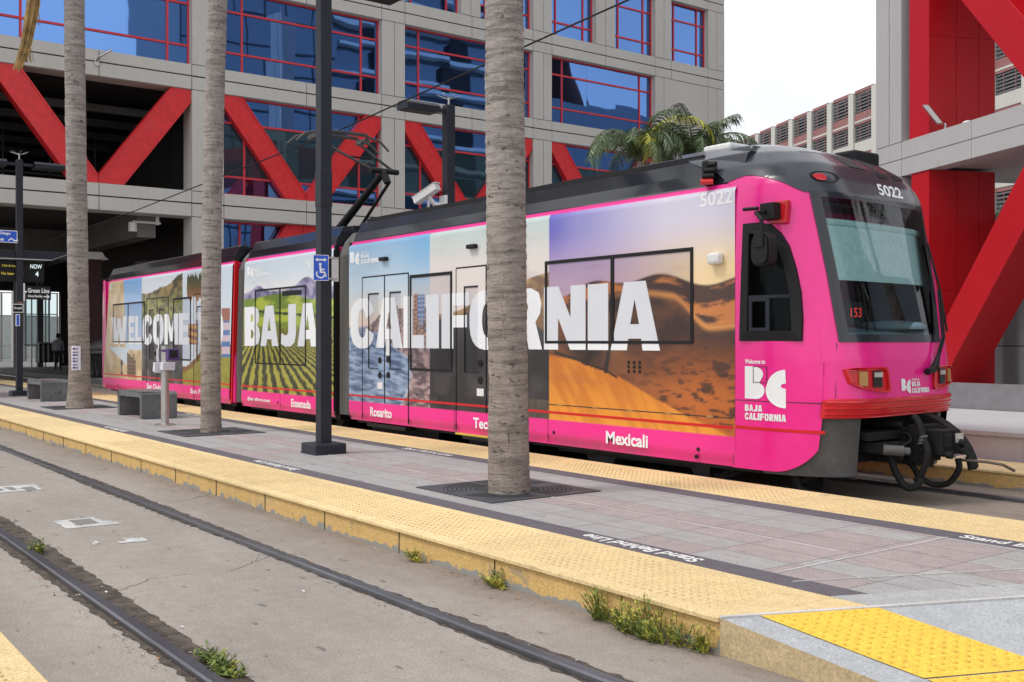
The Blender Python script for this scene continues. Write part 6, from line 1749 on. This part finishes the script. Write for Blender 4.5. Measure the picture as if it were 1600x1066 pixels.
# a person standing in the shade
def person():
    x, y, z = -52.9, 12.6, PZ
    t = root('person', 'person in grey shirt standing in the dark underpass beside the glass screen', 'person', (x, y, z))
    me = bpy.data.meshes.new('body')
    V = [(0, 0, .92), (0, 0, 1.12), (0, 0, 1.36), (.01, 0, 1.48), (.02, 0, 1.56), (.03, 0, 1.66),
         (0, -.19, 1.37), (.0, -.24, 1.10), (.06, -.22, .87), (.09, -.21, .78),
         (0, .19, 1.37), (.0, .24, 1.10), (.06, .22, .87), (.09, .21, .78),
         (0, -.09, .86), (.02, -.11, .48), (0, -.12, .08), (.14, -.13, .04),
         (0, .09, .86), (.0, .11, .48), (-.02, .12, .08), (.12, .13, .04)]
    Rr = [.14, .13, .15, .06, .085, .08, .06, .045, .036, .03, .06, .045, .036, .03, .085, .06, .045, .035, .085, .06, .045, .035]
    E = [(0, 1), (1, 2), (2, 3), (3, 4), (4, 5), (2, 6), (6, 7), (7, 8), (8, 9), (2, 10), (10, 11), (11, 12), (12, 13), (0, 14), (14, 15), (15, 16), (16, 17), (0, 18), (18, 19), (19, 20), (20, 21)]
    me.from_pydata(V, E, []); o = bpy.data.objects.new('body', me); COL.objects.link(o); o.parent = t
    m = o.modifiers.new('skin', 'SKIN'); o.modifiers.new('sub', 'SUBSURF').levels = 2; o.modifiers['sub'].render_levels = 2
    for i, sv in enumerate(me.skin_vertices[0].data): sv.radius = (Rr[i], Rr[i]); sv.use_root = (i == 0)
    cloth = mat('grey_shirt_dark_trousers', (.32, .30, .33), .9, var=0); n = cloth.node_tree; p = n.nodes['Principled BSDF']     # trousers, shirt, skin by height
    tc = n.nodes.new('ShaderNodeTexCoord'); sp = n.nodes.new('ShaderNodeSeparateXYZ'); r = n.nodes.new('ShaderNodeValToRGB'); mr = n.nodes.new('ShaderNodeMath'); mr.operation = 'DIVIDE'; mr.inputs[1].default_value = 2
    n.links.new(tc.outputs['Object'], sp.inputs[0]); n.links.new(sp.outputs['Z'], mr.inputs[0]); n.links.new(mr.outputs[0], r.inputs[0]); n.links.new(r.outputs[0], p.inputs['Base Color'])
    r.color_ramp.interpolation = 'CONSTANT'; r.color_ramp.elements[0].color = (.02, .02, .03, 1); r.color_ramp.elements[1].position = .47; r.color_ramp.elements[1].color = (.34, .32, .35, 1)
    e = r.color_ramp.elements.new(.745); e.color = (.36, .21, .15, 1)
    me.materials.append(cloth)
    mb = MB(); mb.lathe((x + .015, y, z + 1.58), [(.10, -.02), (.105, .08), (.08, .155), (.02, .18)], 12); mb.build('hair', M['black'], t, smooth=True)
person()

# ================================================================ OVERHEAD WIRE
ow_ = MB()
W = [(20, 7.6), (-1, 6.5), (-10.2, 6.04), (-18.4, 5.63), (-31, 5.33), (-40.5, 5.25), (-62, 5.2)]
pts = []
for (x0, z0), (x1, z1) in zip(W[:-1], W[1:]):
    for k in range(6): pts.append((x0 + (x1 - x0) * k / 6, YC, z0 + (z1 - z0) * k / 6))
pts.append((W[-1][0], YC, W[-1][1]))
ow_.tube(pts, .014, 6)
tag(ow_.build('contact_wire', M['black']), 'thin black overhead contact wire above the tram', 'wire')

# ================================================================ QUEEN PALMS BEHIND THE TRAM
def garden_palm(x, y, h, label, specs, seed, z0=.19, trunk_r=.13):
    t = root('garden_palm', label, 'palm tree', (x, y, z0), 'feathery palms behind the tram')
    mb = MB(); mb.tube([(x, y, z0), (x + .03, y, z0 + h * .5), (x, y + .03, z0 + h)], [trunk_r * 1.1, trunk_r, trunk_r * .7], 14); mb.build('trunk', M['bark'], t)
    rnd = random.Random(seed)
    g = MB(); yl = MB()
    for (az, rise, L, dr, yel) in specs:
        frond(yl if yel else g, (x, y, z0 + h), R(az), R(rise), L, R(dr), rnd=rnd, leaf=.46, dens=5, wid=.011, hang=.85)
    g.build('crown', M['leaf'], t)
    if yl.f: yl.build('yellow_frond', M['leaf_y'], t)
    return t
def specs(seed, n, rise=(40, 88), L=(1.9, 2.4), droop=(60, 120), yel=0):
    r = random.Random(seed); out = [(i * 137.5 + r.uniform(-15, 15), r.uniform(*rise), r.uniform(*L), r.uniform(*droop), False) for i in range(n)]
    return out
garden_palm(-17.5, 16.6, 5.45, 'feathery palm with one yellowing frond before the office windows', specs(3, 16, (45, 89), (1.5, 2.0), (80, 140)) + [(40, 84, 2.5, 125, True), (-30, 80, 1.6, 150, True)], 3)
garden_palm(-17.0, 17.3, 4.75, 'low spiky palm between the two taller feathery palms', specs(5, 14, (25, 80), (1.0, 1.4), (20, 60)), 5)
garden_palm(-16.85, 17.65, 5.4, 'feathery palm against the office corner, drooping to the right', specs(8, 11, (62, 89), (1.5, 1.9), (50, 110)) + [(60, 66, 2.3, 140, False), (45, 70, 2.2, 120, False)], 8)
garden_palm(-24.5, 44.5, 6.6, 'palm glimpsed between the red pillar and the diagonal leg', specs(9, 16, (10, 80), (2.2, 2.8), (70, 140)), 9)

# ================================================================ WEEDS AND LITTER
def weed(x, y, z, label, n, h, w, seed, tip=.5):
    rnd = random.Random(seed); t = root('weed_clump', label, 'weed', (x, y, z), 'weeds along kerb and rail'); g = MB(); u = MB()
    for i in range(n):
        a = rnd.uniform(0, 6.28); r = w * math.sqrt(rnd.random()); b = Vector((x + r * math.cos(a) * 1.0, y - abs(r * math.sin(a)) * .45, z))
        hh = h * rnd.uniform(.35, 1) * (1 - .5 * r / w); tp = b + Vector((rnd.uniform(-.08, .08), rnd.uniform(-.10, .03), hh))
        m = g if rnd.random() > tip else u
        m.tube([b, (b + tp) / 2 + Vector((rnd.uniform(-.02, .02), 0, 0)), tp], [.004, .003, .002], 3, cap=False)
        for k in range(rnd.randint(5, 9)):
            q = b + (tp - b) * rnd.uniform(.15, 1); d = Vector((rnd.uniform(-1, 1), rnd.uniform(-1, 1), rnd.uniform(-.2, .8))).normalized() * rnd.uniform(.018, .042); s = d.cross(Vector((0, 0, 1))).normalized() * .007
            m.face([q, q + d * .5 + s, q + d, q + d * .5 - s])
    g.build('leaves', M['weed'], t); 
    if u.f: u.build('flower_tips', M['weed2'], t)
weed(-4.12, 4.0, 0, 'large green and yellow weed clump at the kerb near the ramp', 110, .25, .27, 1)
weed(-4.5, 4.0, 0, 'thin tall weed left of the large kerb weed clump', 30, .26, .10, 2)
weed(-3.76, 4.0, 0, 'small weed at the platform corner joint', 26, .18, .06, 3)
weed(-5.55, 4.0, 0, 'small dry weed tuft in the middle of the kerb', 30, .13, .10, 4, .7)
weed(-6.5, 4.0, 0, 'sparse weed tuft growing out of the kerb further back', 18, .15, .07, 6, .7)
weed(-5.05, 1.97, 0, 'bright green weed beside the near rail', 36, .10, .10, 7, .15)
weed(-4.85, 1.95, 0, 'low green weed clump closest to the camera by the rail', 45, .09, .11, 8, .15)
weed(-8.45, 1.9, 0, 'dark weed sprig by the near rail at left', 24, .14, .06, 9, .1)
rnd = random.Random(17); L = [MB() for _ in range(4)]
for i in range(900):
    s = rnd.random()
    if s < .45: x = rnd.uniform(-12, -3.8); y = 1.80 + rnd.choice((-1, 1)) * rnd.uniform(.05, .2) + (.03)
    elif s < .65: x = rnd.uniform(-14, -4); y = 3.25 + rnd.choice((-1, 1)) * rnd.uniform(.05, .14)
    elif s < .85: x = rnd.uniform(-14, -3.9); y = 3.98 - abs(rnd.gauss(0, .06))
    else: x = rnd.uniform(-14, -3); y = rnd.uniform(1.2, 3.9)
    k = rnd.choices((0, 1, 2, 3), (.55, .3, .1, .05))[0]; r = rnd.uniform(.004, .013) * (1.3 if k == 3 else 1)
    a = rnd.uniform(0, 6.28); e = Vector((math.cos(a), math.sin(a), rnd.uniform(-.1, .4))) * r; f = Vector((-math.sin(a), math.cos(a), 0)) * r * .7; p = Vector((x, y, .006 + r * .3))
    L[k].face([p - e, p + f, p + e, p - f])
for k, m in enumerate((mat('dry_leaf_bits', (.12, .085, .055), .9, var=.4, scale=30), mat('pale_grit', (.38, .36, .33), .9), mat('orange_leaf_bits', (.55, .22, .06), .8), M['whitep'])):
    o = L[k].build(('leaf_litter', 'grit', 'orange_litter', 'paper_scraps')[k], m); o['kind'] = 'stuff'; o['label'] = ('brown leaf crumbs along the rails and kerb', 'pale grit scattered along the rails', 'orange petals and leaf bits beside the rail', 'small white paper scraps on the track')[k]; o['category'] = 'litter'

# worn white paint on the track paving
def worn(poly, seed, holes=.45, res=.02):
    xs = [p[0] for p in poly]; ys = [p[1] for p in poly]; mb = MB(); rnd = random.Random(seed)
    def inside(x, y):
        c = False; j = len(poly) - 1
        for i in range(len(poly)):
            if (poly[i][1] > y) != (poly[j][1] > y) and x < (poly[j][0] - poly[i][0]) * (y - poly[i][1]) / (poly[j][1] - poly[i][1]) + poly[i][0]: c = not c
            j = i
        return c
    nx = int((max(xs) - min(xs)) / res) + 1; ny = int((max(ys) - min(ys)) / res) + 1
    X, Y = np.meshgrid(min(xs) + np.arange(nx) * res, min(ys) + np.arange(ny) * res)
    F = fbm(X * 9, Y * 9, seed)
    for j in range(ny):
        for i in range(nx):
            if inside(X[j, i], Y[j, i]) and F[j, i] > holes:
                x, y = X[j, i], Y[j, i]; mb.face([(x - res / 2, y - res / 2, .0035), (x + res / 2, y - res / 2, .0035), (x + res / 2, y + res / 2, .0035), (x - res / 2, y + res / 2, .0035)])
    o = mb.build('painted_marking', M['track_white']); o['kind'] = 'structure'
M['track_white'] = mat('worn_white_paint', (.56, .555, .54), .8, var=.18, scale=5)
A_, B_ = (-9.83, 2.31), (-9.35, 2.76)
worn([(-9.84, 2.31), (-9.84, 2.64), (-9.62, 2.66), (-9.56, 2.72), (-9.36, 2.76), (-9.38, 2.31)], 3, .30)
worn([(-12.5, 2.20), (-12.5, 2.74), (-12.04, 2.70), (-12.0, 2.18)], 5, .33)
worn([(-8.66, 2.50), (-8.66, 2.70), (-8.42, 2.70), (-8.46, 2.46)], 9, .47)
worn([(-8.66, 2.30), (-8.66, 2.40), (-8.46, 2.42), (-8.46, 2.28)], 12, .55)
mb = MB()
for (x0, y0, y1) in ((-12.42, 2.3, 2.36), (-12.42, 2.42, 2.48), (-12.3, 2.55, 2.66)): mb.box(x0, x0 + .26, y0, y1, .004, .0055)
mb.box(-9.8, -9.5, 2.42, 2.6, .004, .0055)
o = mb.build('painted_marking', M['asphalt']); o['kind'] = 'structure'
# STAND BEHIND LINE
mb = MB()
for x in (-4.15, -11.86, -20.0): text_into(mb, 'Stand Behind Line', lambda a, b: (a, b, PZ + .002), x, x + 1.12, 7.01, 7.14, .03)
for x in (-4.67, -10.55, -16.6): text_into(mb, 'Stand Behind Line', lambda a, b: (-a, -b, PZ + .002), -x, -x + 1.12, -5.0, -4.87, .03)
o = mb.build('platform_lettering', M['whitep']); o['kind'] = 'structure'
